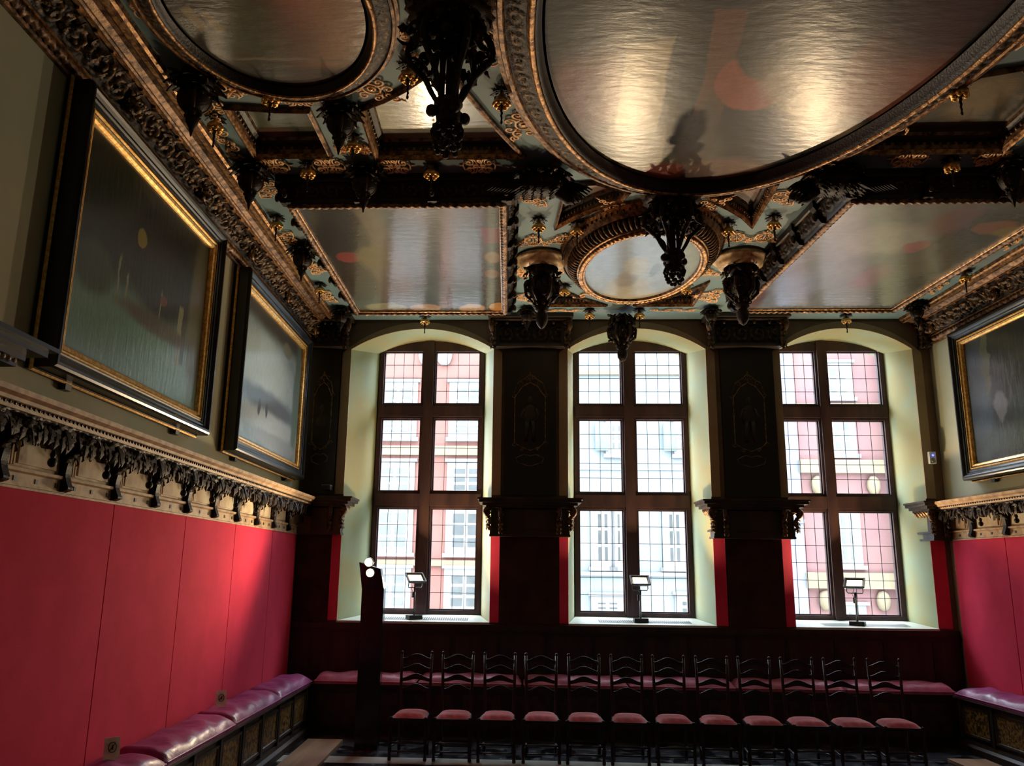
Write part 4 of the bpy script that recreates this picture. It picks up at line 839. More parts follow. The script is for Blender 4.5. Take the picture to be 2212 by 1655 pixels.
# ---------------------------------------------------------------- side walls: ledge, cloth, pictures
def side_fn(side):
    if side == 'left': return (lambda v, o: (UL + o, v)), 1
    return (lambda v, o: (ur(v) - o, v)), -1
for side in ('left', 'right'):
    fn, sg = side_fn(side); LN = 11.86 - VN; f2 = lambda s_, o: fn(VN + s_, o)
    t = thing('wall_entablature', 'long wooden ledge with carved consoles along the %s wall' % side, 'cornice', fn(8, .1) + (2.9,), 'side wall ledges')
    profile_run(f2, LN, [(.02, 2.60), (.05, 2.60), (.05, 2.615), (.035, 2.62), (.035, 2.70), (.055, 2.71), (.055, 2.73), (.03, 2.735), (.02, 2.735)], [0]*8).build('base_rail', 'stone_rail', t)
    profile_run(f2, LN-.15, [(.0, 2.73), (.012, 2.73), (.012, 3.03), (0, 3.03)], [0]*3).build('frieze_ground', 'cream_panel', t)
    profile_run(f2, LN, [(.0, 3.02), (.24, 3.02), (.25, 3.05), (.28, 3.055), (.285, 3.075), (.32, 3.09), (.325, 3.12), (.30, 3.125), (.05, 3.17), (0, 3.19)], [0]*9).build('top_cornice', 'stone_rail', t)
    g = MB(); beads(g, [f2(.1, .262), f2(LN, .262)], 3.045, .05, .014, .008, .012, closed=False); g.build('dentil_pattern', 'dark_wood', t)
    g = MB()
    for k in range(int(LN/.24)): p = f2(.1+k*.24, .036*1); g.box((p[0]-.004, p[1]-.015, 2.648), (p[0]+.004, p[1]+.015, 2.678))
    g.build('nail_pattern', 'black_metal', t)
    v = 11.34; k = 0
    while v > (3.5 if side == 'left' else 9.0):
        x = lambda o: fn(v, o)[0]
        g = MB(); pr = smooth_pr([(.05, 2.625), (.095, 2.645), (.08, 2.69), (.065, 2.75), (.085, 2.85), (.13, 2.92), (.19, 2.98), (.235, 3.02)], 3)
        vs = []
        for s_ in (-1, 1): vs += [(x(o), v + s_*.034, z) for o, z in pr] + [(x(.01), v + s_*.034, z) for o, z in reversed(pr)]
        q = len(pr)*2; h = len(pr)
        g.add(vs, [(j, j+1, q-2-j, q-1-j) for j in range(h-1)] + [(q+q-1-j, q+q-2-j, q+j+1, q+j) for j in range(h-1)] + [(j, q+j, q+j+1, j+1) for j in range(h-1)], gilt=[.1]*len(vs))
        for q_ in range(5): 
            for s_ in (-1, 1): g.leaf((x(.08+.035*q_), v + s_*.02, 2.88+.03*q_), (sg*.6, s_*.9, -.6), (sg, 0, .5), .10, .03, -.7, gilt=.55)
        g.blob((x(.065), v, 2.655), (.03, .032, .028), 8, 6, gilt=.2)
        g.build('console', 'carved_dark', t)
        vm = v + .365; g = MB(); rows = []; gg = []; nn_ = 24   # carved valance arching from console to console, drop in the middle
        for a_ in range(nn_+1):
            f_ = a_/nn_; y = v + .73*f_; sc = abs(math.sin(2*PI*f_)); lo_ = 2.93 - .10*math.cos(4*PI*f_)*.55 - .02*math.sin(f_*60) + .012*math.cos(f_*37); row = []
            for b_ in range(7):
                h_ = b_/6; z = 3.02 + (lo_-3.02)*h_; o_ = .225 - .10*h_ + .016*math.sin(f_*70 + h_*9) * math.cos(h_*11 + f_*23); row.append((x(o_), y, z)); gg.append(max(0, math.sin(f_*70 + h_*9)*.8 - .2))
            for b_ in range(2): row.append((x(.08 if b_ == 0 else .15), y, lo_ + .01 if b_ == 0 else 3.02)); gg.append(0)
            rows.append(row)
        g.loft(rows, closed=True, gilt=gg)
        for q_ in range(14):
            f_ = (q_+.5)/14; y = v + .73*f_; g.leaf((x(.20), y, 2.99), (sg*.35, R.uniform(-.6, .6), -1), (sg, 0, .2), .11 + .05*abs(math.cos(2*PI*f_)), .03, -.3, gilt=.4)
        g.build('leaf_canopy', 'carved_dark', t)
        g = MB()
        for q_ in range(5):
            a = -PI*q_/4; g.leaf((x(.15), vm + .02*math.cos(a), 2.97), (sg*.15, math.cos(a)*1.0, math.sin(a)*.9-.25), (sg, 0, 0), .13, .035, .3, gilt=.3)
            g.leaf((x(.20), vm + .05*math.cos(a), 3.0), (sg*.3, math.cos(a)*1.4, -.35), (sg, 0, .2), .15, .035, -.4, gilt=.35)
        g.lathe([(.012, -.0), (.02, -.03), (.012, -.05)], c=(x(.15), vm, 2.86), n=8); g.blob((x(.15), vm, 2.785), (.030, .030, .032), 12, 8, gilt=.1); g.blob((x(.15), vm, 2.835), (.02, .02, .022), 8, 6, gilt=.2)
        g.build('pendant_knob', 'carved_dark', t)
        g = MB()                                            # grooved end block of the painted panel
        for q_ in range(3): y = v + .075 + .03*q_; a_ = fn(y, .02)[0]; g.box((min(a_, a_+sg*.018), y, 2.745), (max(a_, a_+sg*.018), y+.016, 2.93))
        a_ = fn(v, .012)[0]; g.box((min(a_, a_+sg*.035), v+.05, 2.93), (max(a_, a_+sg*.035), v+.20, 2.955)); g.build('grooved_block', 'stone_rail', t)
        g = MB(); pp = [(v+.20, 2.76), (v+.64, 2.76), (v+.64, 2.9), (v+.55, 2.93), (v+.5, 2.985), (v+.33, 2.985), (v+.28, 2.93), (v+.20, 2.92)]
        g.prism(pp, lambda p, h: (fn(p[0], h)[0], p[0], p[1]), .014, .028); g.build('painted_panel', 'cream_panel', t)
        v -= .73; k += 1
    # red cloth panels with seams
    seams = [11.88, 10.66, 9.18, 7.73, 6.28, 4.80, 3.3, 1.8] if side == 'left' else [11.86, 10.69, 9.2, 7.7, 6.2]
    for k in range(len(seams)-1):
        g = MB(); v1, v0 = seams[k]-.007, seams[k+1]+.007
        g.prism([(v0, .70), (v1, .70), (v1, 2.60), (v0, 2.60)], lambda p, h: (fn(p[0], h)[0], p[0], p[1]), .002, .035)
        o = g.build('wall_cloth', 'red_fabric'); o['label'] = 'red cloth wall panel on the %s wall, %s counted from the windows' % (side, ORD[k]); o['category'] = 'wall covering'; o['group'] = 'red cloth panels on the %s wall' % side

painting('canvas_p1', '1c2016', '2f311f', [(.5, .08, .8, .28, '6c8c84', .5), (.3, .2, .3, .16, '5d8074', .5), (.25, .75, .2, .25, '1d2618', .3), (.58, .66, .26, .3, '0f0f0b', .2), (.40, .70, .035, .05, '7a6a28', .12), (.93, .55, .08, .45, '55503a', .3), (.78, .36, .018, .16, '7b785e', .1, 0, 1), (.82, .36, .018, .15, '33261c', .1, 0, 1), (.28, .42, .006, .12, '777a60', .2, 0, 1), (.34, .40, .006, .08, '777a60', .2, 0, 1), (.60, .42, .005, .1, '777a60', .2, 0, 1), (.6, .33, .3, .05, '4a4238', .4), (.12, .4, .12, .12, '35412c', .3), (.62, .48, .03, .03, '5a2c24', .2)], axes=('Y', 'Z'), warp=.02, nscale=7, stretch=(1, 5, 1), coat=.6)
painting('canvas_p2', '6b7f8a', '8496a0', [(.5, .97, .8, .13, '3f3b34', .4), (.3, .6, .5, .22, '9fb4c0', .5), (.45, .34, .5, .09, '4f5864', .4), (.5, .2, .5, .08, '93a0ad', .4), (.93, .5, .07, .5, '4d6560', .3), (.6, .08, .4, .06, '7f8a98', .3), (.7, .85, .08, .06, '6a6a5a', .3), (.3, .28, .02, .06, '39404a', .2), (.42, .28, .02, .06, '39404a', .2)], axes=('Y', 'Z'), warp=.03, nscale=5, stretch=(1, 5, 1), coat=.6)  # pale blue sheen of reflected light is put into these canvas colours
painting('canvas_p3', '1a1e18', '282c26', [(.75, .95, .25, .2, '0f110d', .3), (.95, .5, .06, .5, '3c4a58', .3), (.6, .3, .1, .2, '4a2834', .4), (.7, .15, .3, .1, '2f3c30', .4), (.5, .6, .12, .15, '5e4626', .4), (.90, .80, .02, .3, '4c5644', .2), (.85, .4, .03, .12, '5d6370', .2)], axes=('Y', 'Z'), warp=.03, nscale=7, coat=.6)
painting('canvas_p0', '39422c', '4c5a3c', [(.5, .3, .4, .3, '5a6a44', .5)], axes=('Y', 'Z'))
def picture(side, v0, v1, z0, z1, cv, label, trim_='blue_lit_frame', D=.20):
    fn, sg = side_fn(side); fx = lambda v, o: fn(v, o)[0]
    t = thing('framed_picture', label, 'painting', fn((v0+v1)/2, 0) + ((z0+z1)/2,), 'pictures on the side walls')
    f3 = lambda p, o: (fx(p[0], o), p[0], p[1])
    Q = [(v0, z0), (v1, z0), (v1, z1), (v0, z1)]
    g = MB(); g.sweep(Q, [(0, .01), (-.0, .05), (.012, .06), (.01, D-.03), (.02, D-.01), (.035, D), (.055, D), (.07, D-.012)], [0]*7, fn=f3)
    g.sweep(Q, [(.125, D-.05), (.135, D-.045), (.14, D-.06)], [0]*2, fn=f3); g.build('outer_frame', 'black_frame', t)
    MB().sweep(Q, [(.07, D-.012), (.085, D-.03), (.10, D-.033), (.11, D-.045), (.125, D-.05)], [0]*4, fn=f3).build('hollow_moulding', trim_, t)
    g = MB(); g.sweep(Q, [(.14, D-.06), (.148, D-.05), (.158, D-.05), (.165, D-.065)], [0]*3, fn=f3); g.sweep(Q, [(.175, D-.07), (.18, D-.06), (.20, D-.068), (.215, D-.085), (.22, D-.11)], [0]*4, fn=f3); g.sweep(Q, [(0.0, .035), (-.012, .045), (-.012, .055), (0, .065)], [0]*3, fn=f3); g.build('gilt_slip', 'bright_gilt', t)
    MB().sweep(Q, [(.165, D-.065), (.175, D-.07)], fn=f3).build('dark_reveal', 'dark_wood', t)
    MB().add([f3((v0+.21, z0+.21), D-.10), f3((v1-.21, z0+.21), D-.10), f3((v1-.21, z1-.21), D-.10), f3((v0+.21, z1-.21), D-.10)], [(0,1,2,3)]).build('canvas', cv, t)
    for vv in (v0+.45, v1-.45):
        g = MB(); g.box((min(fx(vv, .01), fx(vv, .06)), vv-.04, z0-.05), (max(fx(vv, .01), fx(vv, .06)), vv+.04, z0+.02)); g.build('hanging_bracket', 'black_metal', t)
picture('left', 4.92, 7.72, 3.36, 5.43, 'canvas_p1', 'large dark painting in a black and gold frame, nearer one on left wall')
picture('left', 8.48, 11.48, 3.33, 5.41, 'canvas_p2', 'black-framed painting with pale blue sheen, left wall, nearest the windows')
picture('right', 6.5, 11.2, 3.35, 5.40, 'canvas_p3', 'dark painting in a black frame on the right wall')
# door cornice poking in at the left edge
t = thing('door_cornice', 'dark moulded door cornice on a carved corbel at the left edge', 'cornice', (-2.85, 4.0, 3.3)); g = MB()
for o_, z0, z1 in ((.48, 3.335, 3.36), (.44, 3.30, 3.335), (.36, 3.26, 3.30), (.33, 3.22, 3.26), (.26, 3.17, 3.22)): g.box((UL+.01, 2.2, z0), (UL+o_, 4.5-.5+o_, z1))
g.build('cornice_mouldings', 'black_frame', t)
g = MB(); beads(g, [(UL+.35, 2.3), (UL+.35, 4.3)], 3.245, .05, .015, .012, .014, closed=False); g.build('dentil_pattern', 'stone_rail', t)
g = MB(); g.tube([(UL+.05, 3.7, 2.95), (UL+.12, 3.72, 3.0), (UL+.2, 3.74, 3.08), (UL+.22, 3.76, 3.16)], [.05, .08, .08, .07], 8, gilt=.3)
for q in range(10): g.leaf((UL+.12+.01*q, 3.74, 3.16-.02*q), (.5, .5*(-1)**q, -.6), (1, 0, .3), .14, .04, -.6, gilt=.4)
g.build('carved_corbel', 'carved_dark', t)

# ---------------------------------------------------------------- benches and cushions
def cushion(name, label, p0, p1, w, zb, zt, normal_in, mt='satin', group='bench cushions', tufts=4, bulge=.0):
    """seat cushion from p0 to p1 (wall edge), w deep towards normal_in"""
    a, b = Vector(p0), Vector(p1); ln = (b-a).length; nn = Vector(normal_in); g = MB(); ns, nt = max(8, int(ln/.035)), 16; rows = []; seed = R.random()*9
    for i in range(ns+1):
        s_ = i/ns; row = []; es = min(1, min(s_, 1-s_)*ln/.10)
        for j in range(nt+1):
            t_ = j/nt; et = min(1, min(t_/.09, (1-t_)/.20*1.0)*w); e = math.sqrt(max(0, 1-(1-es)**2)) * math.sqrt(max(0, 1-(1-et)**2))
            wr = .010*math.sin(s_*ln*9+seed*2+t_*2)*math.cos(t_*4+seed) + .007*math.sin(s_*ln*17 + t_*5 + 2*math.sin(t_*4+seed)) + .005*math.sin(s_*ln*33 - t_*9 + seed + math.sin(s_*ln*7)*2)*t_
            p = a.lerp(b, s_) + nn*w*t_; row.append((p.x, p.y, zb + .035 + (zt-zb-.035)*e + wr*e))
        rows.append(row)
    top = rows; g.loft(top, closed=False)
    per = [(top[0][j]) for j in range(nt+1)] + [top[i][nt] for i in range(1, ns+1)] + [top[ns][j] for j in range(nt-1, -1, -1)] + [top[i][0] for i in range(ns-1, 0, -1)]
    mid = [(p[0], p[1], zb+.02) for p in per]; bot = [(p[0], p[1], zb) for p in per]
    g.loft([bot, mid, per], closed=True); o = thing(name, label, 'cushion', (a.x, a.y, zb), group)
    g.build('cover', mt, o)
    q = MB(); q.tube([(p[0], p[1], zb+.03) for p in per], .010, 6, closed=True); q.build('piping', mt, o)
    return o
sm = [2.1, 3.6, 5.15, 6.67, 8.31, 9.92, 11.43]
for k in range(len(sm)-1):
    cushion('bench_cushion', 'purple cushion on the left bench, %s from the far corner' % ORD[len(sm)-2-k], (UL+.04, sm[k]+.022), (UL+.055, sm[k+1]-.022), .44, .63, .755, (1, 0))
sr = [6.4, 8.1, 9.7, 11.35]
for k in range(len(sr)-1):
    cushion('bench_cushion', 'purple cushion on the right bench, %s from the far corner' % ORD[len(sr)-2-k], (ur(sr[k])-.055, sr[k]+.022), (ur(sr[k+1])-.055, sr[k+1]-.022), .44, .63, .755, (-1, 0))
for k in range(6):
    x0 = -2.60 + k*1.40; cushion('bench_cushion', 'pink cushion on the bench under the windows, %s from the left' % ORD[k], (x0+.02, 11.88), (x0+1.38, 11.88), .44, .63, .75, (0, -1), mt='pink_satin', group='cushions under the windows')
def bench(side):
    fn, sg = side_fn(side); t = thing('wall_bench', 'long wooden bench box with inlaid front panels along the %s wall' % side, 'bench', fn(8, .25) + (0,), 'wall benches')
    v0, v1 = (1.5, 11.40) if side == 'left' else (5.5, 11.40); LN = v1-v0; f2 = lambda s_, o: fn(v0+s_, o)
    profile_run(f2, LN, [(.02, .60), (.49, .60), (.495, .61), (.49, .63), (.02, .63)], [0]*4).build('seat_board', 'bench_body', t)
    profile_run(f2, LN, [(.02, .14), (.44, .14), (.44, .60), (.02, .60)], [0]*3).build('box', 'bench_body', t)
    profile_run(f2, LN, [(.02, .0), (.50, .0), (.50, .07), (.47, .10), (.46, .14), (.02, .14)], [0]*5).build('plinth', 'bench_body', t)
    v = v1-.1
    while v-.62 > v0:
        g = MB(); g.prism([(v-.60, .19), (v-.04, .19), (v-.04, .54), (v-.60, .54)], lambda p, h: (fn(p[0], h)[0], p[0], p[1]), .442, .452); pn = g.build('front_panel', 'bench_inlay', t)
        g = MB(); g.sweep([(v-.60, .19), (v-.04, .19), (v-.04, .54), (v-.60, .54)], [(0, .452), (-.0, .468), (.025, .464), (.03, .452)], [0]*3, fn=lambda p, z: (fn(p[0], z)[0], p[0], p[1])); g.build('panel_moulding', 'brown_wood', pn)
        g = MB(); g.box((min(fn(v, .442)[0], fn(v, .475)[0]), v-.03, .15), (max(fn(v, .442)[0], fn(v, .475)[0]), v+.03, .59)); g.build('pilaster', 'brown_wood', t)
        v -= .66
bench('left'); bench('right')
t = thing('wall_bench', 'dark wooden bench box under the three windows', 'bench', (1.5, 11.7, 0), 'wall benches')
MB().box((-2.62, 11.43, 0), (5.72, 11.92, .60)).build('box', 'dark_wood', t); MB().box((-2.62, 11.40, .60), (5.72, 11.93, .63)).build('seat_board', 'dark_wood', t)
g = MB()
for k in range(13): g.box((-2.5+k*.64, 11.415, .12), (-2.5+k*.64+.5, 11.43, .52))
g.build('front_panels', 'bench_body', t)
t = thing('floor_board', 'pale wooden floor board beside the left bench', 'floor board', (-2.3, 8, 0)); MB().box((-2.50, 4.0, 0), (-2.06, 10.95, .035)).build('boards', 'wood_strip', t)
t = thing('floor_board', 'pale floor board beside the right bench', 'floor board', (5.4, 8, 0)); MB().box((5.18, 4.0, 0), (5.62, 10.6, .035)).build('boards', 'wood_strip', t)
# cards on the cushions
for u, v, z, l in ((-2.87, 8.62, .765, 'small pale card standing on the left bench against the red wall'), (-2.86, 6.27, .765, 'small mottled card at the bottom left edge on the bench')):
    t = thing('seat_card', l, 'sign', (u, v, z), None); g = MB(); g.add([(-.06, 0, 0), (.055, 0, 0), (.055, .03, .15), (-.055, .03, .15), (-.055, .005, 0), (.055, .005, 0), (.055, .035, .15), (-.055, .035, .15)], [(0,1,2,3),(4,7,6,5),(0,4,5,1),(1,5,6,2),(2,6,7,3),(3,7,4,0)]); g.build('card', 'card_paper', t, room=False)
    g = MB(); g.tube([(.028*math.cos(a), .013+.006*math.sin(a), .085+.035*math.sin(a)) for a in [2*PI*i/16 for i in range(16)]], .003, 4, closed=True); g.box((-.004, .006, .07), (.004, .012, .1)); g.tube([(-.02, .008, .065), (.02, .018, .11)], .003, 4); g.build('printed_symbol', 'black_metal', t, room=False); t.rotation_euler = (0, 0, .75)
    MB().add([(-.012, .03, .12), (.012, .03, .12), (.012, .07, 0), (-.012, .07, 0)], [(0,1,2,3)]).build('back_prop', 'card_paper', t, room=False)

# ---------------------------------------------------------------- chairs
def chair():
    t = thing('ladderback_chair', 'x', 'chair', (0, 0, 0)); k = .205
    for sx in (-1, 1):
        g = MB(); g.lathe([(.018, 0), (.022, .02), (.014, .05), (.024, .12), (.016, .18), (.022, .24), (.022, .30), (.014, .33), (.022, .38), (.020, .455), (.024, .465), (.0, .475)], (sx*k, -.2, 0), 10); g.build('leg', 'dark_wood', t, room=False)
        g = MB(); g.tube([(sx*(k-.035), .19, 0), (sx*(k-.035), .2, .45), (sx*(k-.025), .24, .85), (sx*(k-.02), .265, 1.12)], [.019, .021, .018, .016], 8); g.blob((sx*(k-.02), .266, 1.135), (.017, .017, .022), 8, 6); g.build('back_post', 'dark_wood', t, room=False)
    for q, z in enumerate((.72, .835, .95, 1.065)):
        g = MB(); y = .235 + (z-.74)*.09; pts = []; n = 14
        rows = []
        for i in range(n+1):
            f = i/n*2-1; x = f*(k-.03); top = z + .032 + .026*math.cos(f*PI); bot = z + .012*math.cos(f*PI) - .02; yy = y + .015*(1-f*f)
            rows.append([(x, yy-.008, bot), (x, yy-.008, top), (x, yy+.008, top), (x, yy+.008, bot)])
        g.loft(rows, closed=True, cap=True, smooth=False); g.build('back_rail', 'dark_wood', t, room=False)
    g = MB()
    g.prism([(-k-.01, -.22), (k+.01, -.22), (k-.02, .20), (-k+.02, .20)], lambda p, h: (p[0], p[1], h), .425, .458); g.build('seat_frame', 'dark_wood', t, room=False)
    g = MB(); rows = []; n = 12
    for i in range(n+1):
        fy = i/n*2-1; row = []
        for j in range(n+1):
            fx = j/n*2-1; e = math.sqrt(max(0, 1-abs(fx)**3.5)) * math.sqrt(max(0, 1-abs(fy)**3.5)); wd_ = (k-.005) - (fy+1)*.012
            row.append((fx*wd_, fy*.2, .458 + .055*e))
        rows.append(row)
    g.loft(rows, closed=False); g.build('cushion', 'chair_red', t, room=False)
    g = MB(); g.tube([(-k, -.2, .19), (k, -.2, .19)], .012, 8); g.tube([(-k, -.2, .1), (k, -.2, .1)], .01, 8); g.build('front_stretcher', 'dark_wood', t, room=False)
    for sx in (-1, 1): g = MB(); g.tube([(sx*k, -.2, .14), (sx*(k-.035), .195, .14)], .011, 8); g.build('side_stretcher', 'dark_wood', t, room=False)
    return t
ch = chair(); cu = [False]
for k in range(12):
    place(ch, cu, (-1.125 + k*.5085, 10.22, 0), RZ + R.uniform(-.03, .03), 'dark ladder-back chair with red cushion, %s from the left' % ORD[k], 'row of ladder-back chairs')

# ---------------------------------------------------------------- lamps
def flood(u, v, z, label, rz, warm=55):
    t = thing('flood_lamp', label, 'lamp', (u, v, z), 'flood lamps on the window sills', rz)
    MB().box((-.10, -.075, 0), (.10, .075, .055)).build('base', 'black_metal', t, room=False)
    g = MB(); g.tube([(0, 0, .05), (0, 0, .40)], .014, 8); g.build('pole', 'metal_grey', t, room=False)
    g = MB(); g.tube([(-.10, -.02, .56), (-.11, -.02, .47), (-.10, 0, .44), (.10, 0, .44), (.11, -.02, .47), (.10, -.02, .56)], .007, 6); g.tube([(0, 0, .38), (0, 0, .45)], .017, 8); g.build('bracket', 'black_metal', t, room=False)
    g = MB(); g.box((-.035, .005, .30), (-.01, .035, .38)); g.tube([(-.022, .02, .38), (-.05, .02, .43), (-.02, .03, .47), (-.02, .02, .53)], .004, 6); g.build('cable_box', 'black_metal', t, room=False)
    tilt = math.radians(52); c = Vector((0, -.01, .575)); ex = Vector((1, 0, 0)); nn = Vector((0, -math.cos(tilt), math.sin(tilt))); ey = nn.cross(ex)
    Pt = lambda x, y, h: tuple(c + ex*x + ey*y + nn*h)
    g = MB(); q = [(-.14, -.10), (.14, -.10), (.14, .10), (-.14, .10)]; q2 = [(-.10, -.065), (.10, -.065), (.10, .065), (-.10, .065)]; q3 = [(-.09, -.06), (.09, -.06), (.09, .06), (-.09, .06)]
    g.loft([[Pt(*p, -.05) for p in q3], [Pt(*p, 0) for p in q], [Pt(*p, .022) for p in q], [Pt(p[0]*.88, p[1]*.85, .022) for p in q], [Pt(*p, .0) for p in q2]], smooth=False); g.add([Pt(*p, -.05) for p in q3], [(3,2,1,0)]); g.build('housing', 'black_metal', t, room=False)
    g = MB(); g.add([Pt(*p, .004) for p in q2], [(0,1,2,3)]); g.build('bulb_face', 'lamp_glow', t, room=False)
    l = bpy.data.lights.new('flood_light', 'AREA'); l.shape = 'RECTANGLE'; l.size = .2; l.size_y = .13; l.energy = warm; l.color = (1, .72, .42); l.spread = math.radians(150)
    o = bpy.data.objects.new('flood_light', l); C.objects.link(o); o.parent = t; o.location = Pt(0, 0, .03); o.rotation_mode = 'QUATERNION'; o.rotation_quaternion = nn.to_track_quat('Z', 'Y') @ Vector((1,0,0)).rotation_difference(Vector((1,0,0))); o.rotation_quaternion = (-nn).to_track_quat('-Z', 'Y')
    o.rotation_quaternion = nn.to_track_quat('-Z', 'Y')
    return t
FL = 50
flood(-1.36, 12.22, 1.428, 'black flood lamp on a stand on the left window sill', RZ + .55, FL)
flood(1.89, 12.22, 1.428, 'black flood lamp on a stand on the middle window sill', RZ + .05, FL)
flood(4.92, 12.22, 1.428, 'black flood lamp on a stand on the right window sill', RZ - .5, FL)
# tall dark lamp pillar
t = thing('lamp_pillar', 'tall dark pillar lamp with two bright spots in its slanted head', 'lamp', (-1.70, 10.6, 0), None, RZ)
g = MB(); g.add([(-.14, -.06, 0), (.14, -.06, 0), (.14, .06, 0), (-.14, .06, 0), (-.14, -.06, 1.88), (.14, -.06, 1.88), (.14, .06, 1.88), (-.14, .06, 1.88), (-.185, -.09, 2.21), (.09, -.09, 2.13), (.09, .03, 2.13), (-.185, .03, 2.21)],
      [(0,3,2,1),(0,1,5,4),(1,2,6,5),(2,3,7,6),(3,0,4,7),(4,5,9,8),(5,6,10,9),(6,7,11,10),(7,4,8,11),(8,9,10,11)]); g.build('column', 'dark_stone', t, room=False)
for (x, z) in ((-.055, 2.21), (-.03, 2.08)):
    g = MB(); g.lathe([(.0, .03), (.055, .03), (.06, 0), (.055, -.03), (0, -.03)], n=20); 
    g.v = [(x + p[0], -.105 + p[2], z + p[1]) for p in g.v]; sp = g.build('spot_lamp', 'metal_grey', t, room=False)
    g = MB(); g.lathe([(.0, 0), (.05, 0)], n=20); g.v = [(x + p[0], -.137, z + p[1]) for p in g.v]; g.build('bulb_face', 'lamp_glow', sp, room=False)
    l = bpy.data.lights.new('pillar_light', 'SPOT'); l.energy = 65; l.color = (1, .75, .45); l.spot_size = math.radians(150); l.spot_blend = .8; l.shadow_soft_size = .16
    o = bpy.data.objects.new('pillar_light', l); C.objects.link(o); o.parent = t; o.location = (x, -.16, z); o.rotation_euler = (math.radians(-118), 0, math.radians(-25))
# little devices
t = thing('security_camera', 'small dark security camera on the left corner pier', 'camera', (-2.62, 11.9, 3.2)); g = MB(); g.tube([(-2.62, 11.93, 3.24), (-2.62, 11.86, 3.24)], .012, 8); g.build('mount', 'metal_grey', t); g = MB(); g.box((-2.70, 11.70, 3.23), (-2.58, 11.86, 3.29)); g.build('body', 'black_metal', t); g = MB(); g.box((-2.705, 11.68, 3.29), (-2.575, 11.87, 3.298)); g.build('hood', 'metal_grey', t)
t = thing('motion_sensor', 'white motion sensor with a blue light on the right corner pier', 'sensor', (6.03, 11.9, 3.75)); g = MB(); g.box((5.985, 11.90, 3.68), (6.075, 11.97, 3.85)); g.build('case', 'device_white', t); MB().blob((6.03, 11.895, 3.80), (.014, .01, .014), 10, 6).build('light', 'blue_led', t); MB().blob((6.03, 11.895, 3.73), (.032, .016, .035), 10, 6).build('lens', 'metal_grey', t)

# ---------------------------------------------------------------- street facades
FV = 22.0
mat('facade_pink', '5e403a', '5b3c35', 1.2, .9); mat('facade_blue', '5b6062', '555d5f', 1.0, .9); mat('facade_rose', '583f3f', '5c4441', 1.0, .9); mat('facade_white', '696969', '606364', 2, .9); mat('facade_lilac', '505565', '5a5d69', 1.5, .9); mat('win_dark', '3c3f40', '303434', 2, .3); mat('win_turq', '3f5659', '465b5b', 2, .3); mat('facade_ochre', '5e5543', '584f3f', 2, .9)
def house(label, u0, u1, v, wallm, wins, bands, htop=9.2, winm='win_dark', extra=None):
    t = thing('town_house', label, 'building', ((u0+u1)/2, v, 0), 'houses across the street'); g = MB(); g.box((u0, v, -3), (u1, v+4, htop)); g.build('wall', wallm, t)
    for z, h, d, mm in bands: MB().box((u0-.01, v-d, z), (u1+.01, v, z+h)).build('string_course', mm, t)
    for (x, z, w, h) in wins:
        g = MB(); g.box((x-w/2-.14, v-.06, z-.12), (x+w/2+.14, v, z+h+.14)); g.box((x-w/2-.2, v-.14, z-.22), (x+w/2+.2, v, z-.12)); g.box((x-w/2-.2, v-.14, z+h+.14), (x+w/2+.2, v, z+h+.22)); s_ = g.build('window', 'facade_white', t)
        g = MB()
        for a in range(2):
            for b in range(3):
                pw, ph = w/2, h/3; g.box((x-w/2+a*pw+.05, v-.07, z+b*ph+.04), (x-w/2+(a+1)*pw-.05, v-.055, z+(b+1)*ph-.04))
        g.build('panes', winm, s_)
    if extra: extra(t, v)
    return t
wz = [(-.7, 1.0), (1.15, .85), (2.65, .95), (4.15, .65), (5.72, .4), (6.45, .55)]
fl = lambda xs: [(x, z, .8, h) for z, h in wz for x in xs]
def swag(t, v):
    g = MB(); c = -2.1
    g.blob((c, v-.08, 8.15), (.5, .12, .28), 12, 8, wob=.1); g.blob((c-.25, v-.08, 7.9), (.22, .1, .3), 10, 8, wob=.1); g.blob((c+.25, v-.08, 7.9), (.22, .1, .3), 10, 8, wob=.1); g.build('stucco_ornament', 'facade_white', t)
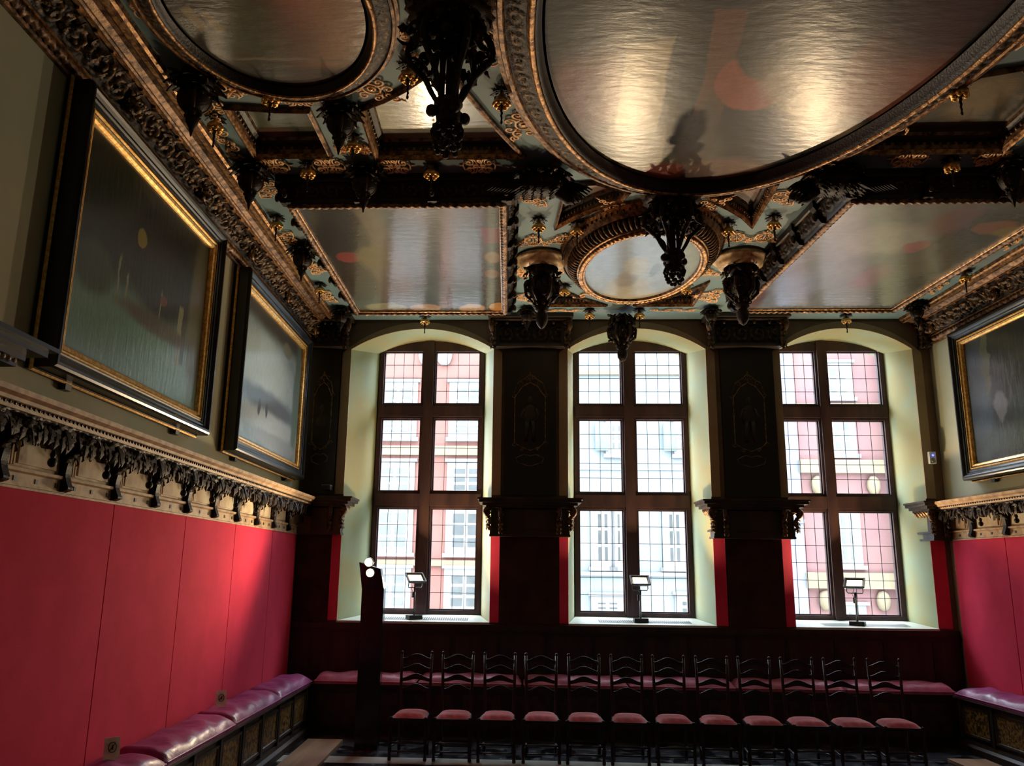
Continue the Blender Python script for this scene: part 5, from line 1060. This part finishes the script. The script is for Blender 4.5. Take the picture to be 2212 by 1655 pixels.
house('salmon pink house with white framed windows across the street, seen through the left window', -5.2, -.1, FV, 'facade_pink', fl([-4.6, -3.1, -1.15]), [(3.75, .12, .1, 'facade_ochre'), (5.12, .25, .12, 'facade_ochre'), (2.2, .15, .1, 'facade_ochre')], extra=swag)
def shutters(t, v):
    for x in (2.5, 4.35): MB().box((x-.18, v-.13, 5.32), (x+.18, v-.08, 6.1)).build('shutter', 'win_turq', t)
house('pale blue house across the street, seen through the middle window', -.1, 5.9, FV+.4, 'facade_blue', [(2.9, 5.35, .3, .7), (4.75, 5.35, .3, .7), (2.5, 2.35, .35, 1.3), (3.0, 2.35, .3, 1.3), (4.4, 2.35, .35, 1.3), (2.6, 1.0, .6, .35), (4.7, .9, .4, .5)], [(7.45, .12, .12, 'facade_ochre'), (2.0, .10, .1, 'facade_white'), (4.8, .05, .05, 'facade_white')], extra=shutters)
house('narrow bluish white house seen at the left of the right window', 5.9, 7.7, FV+.1, 'facade_lilac', [(6.6, 6.4, .5, .8)], [(3.4, .1, .1, 'facade_white')], winm='win_dark')
def carv(t, v):
    g = MB()
    for z in (4.4, 1.45):
        for x in (8.15, 9.6): g.blob((x, v-.1, z), (.18, .12, .26), 12, 8, wob=.12)
    g.build('stucco_ornament', 'facade_ochre', t)
house('rose house with ochre stucco bands seen through the right window', 7.7, 10.0, FV+.2, 'facade_rose', [(8.85, .4, .35, .8), (8.85, 2.45, .4, 1.2), (8.9, 5.35, .45, .75), (8.9, 6.9, .5, .7)], [(4.72, .35, .2, 'facade_ochre'), (1.75, .4, .2, 'facade_ochre'), (6.45, .15, .15, 'facade_ochre')], extra=carv)
house('bright white house edge at the right of the right window', 10.0, 16, FV-.3, 'facade_white', [(13, 2, .9, 1.3)], [(3.6, .2, .1, 'facade_white')])
t = thing('street', 'grey paved street between the hall and the houses', 'street', (2, 18, -3)); MB().add([(-30, 13.6, -3), (40, 13.6, -3), (40, 30, -3), (-30, 30, -3)], [(0,1,2,3)]).build('paving', 'marble_white', t); t['kind'] = 'structure'
for o in list(bpy.data.objects):
    if o.get('label') == 'x': print('UNPLACED', o.name)
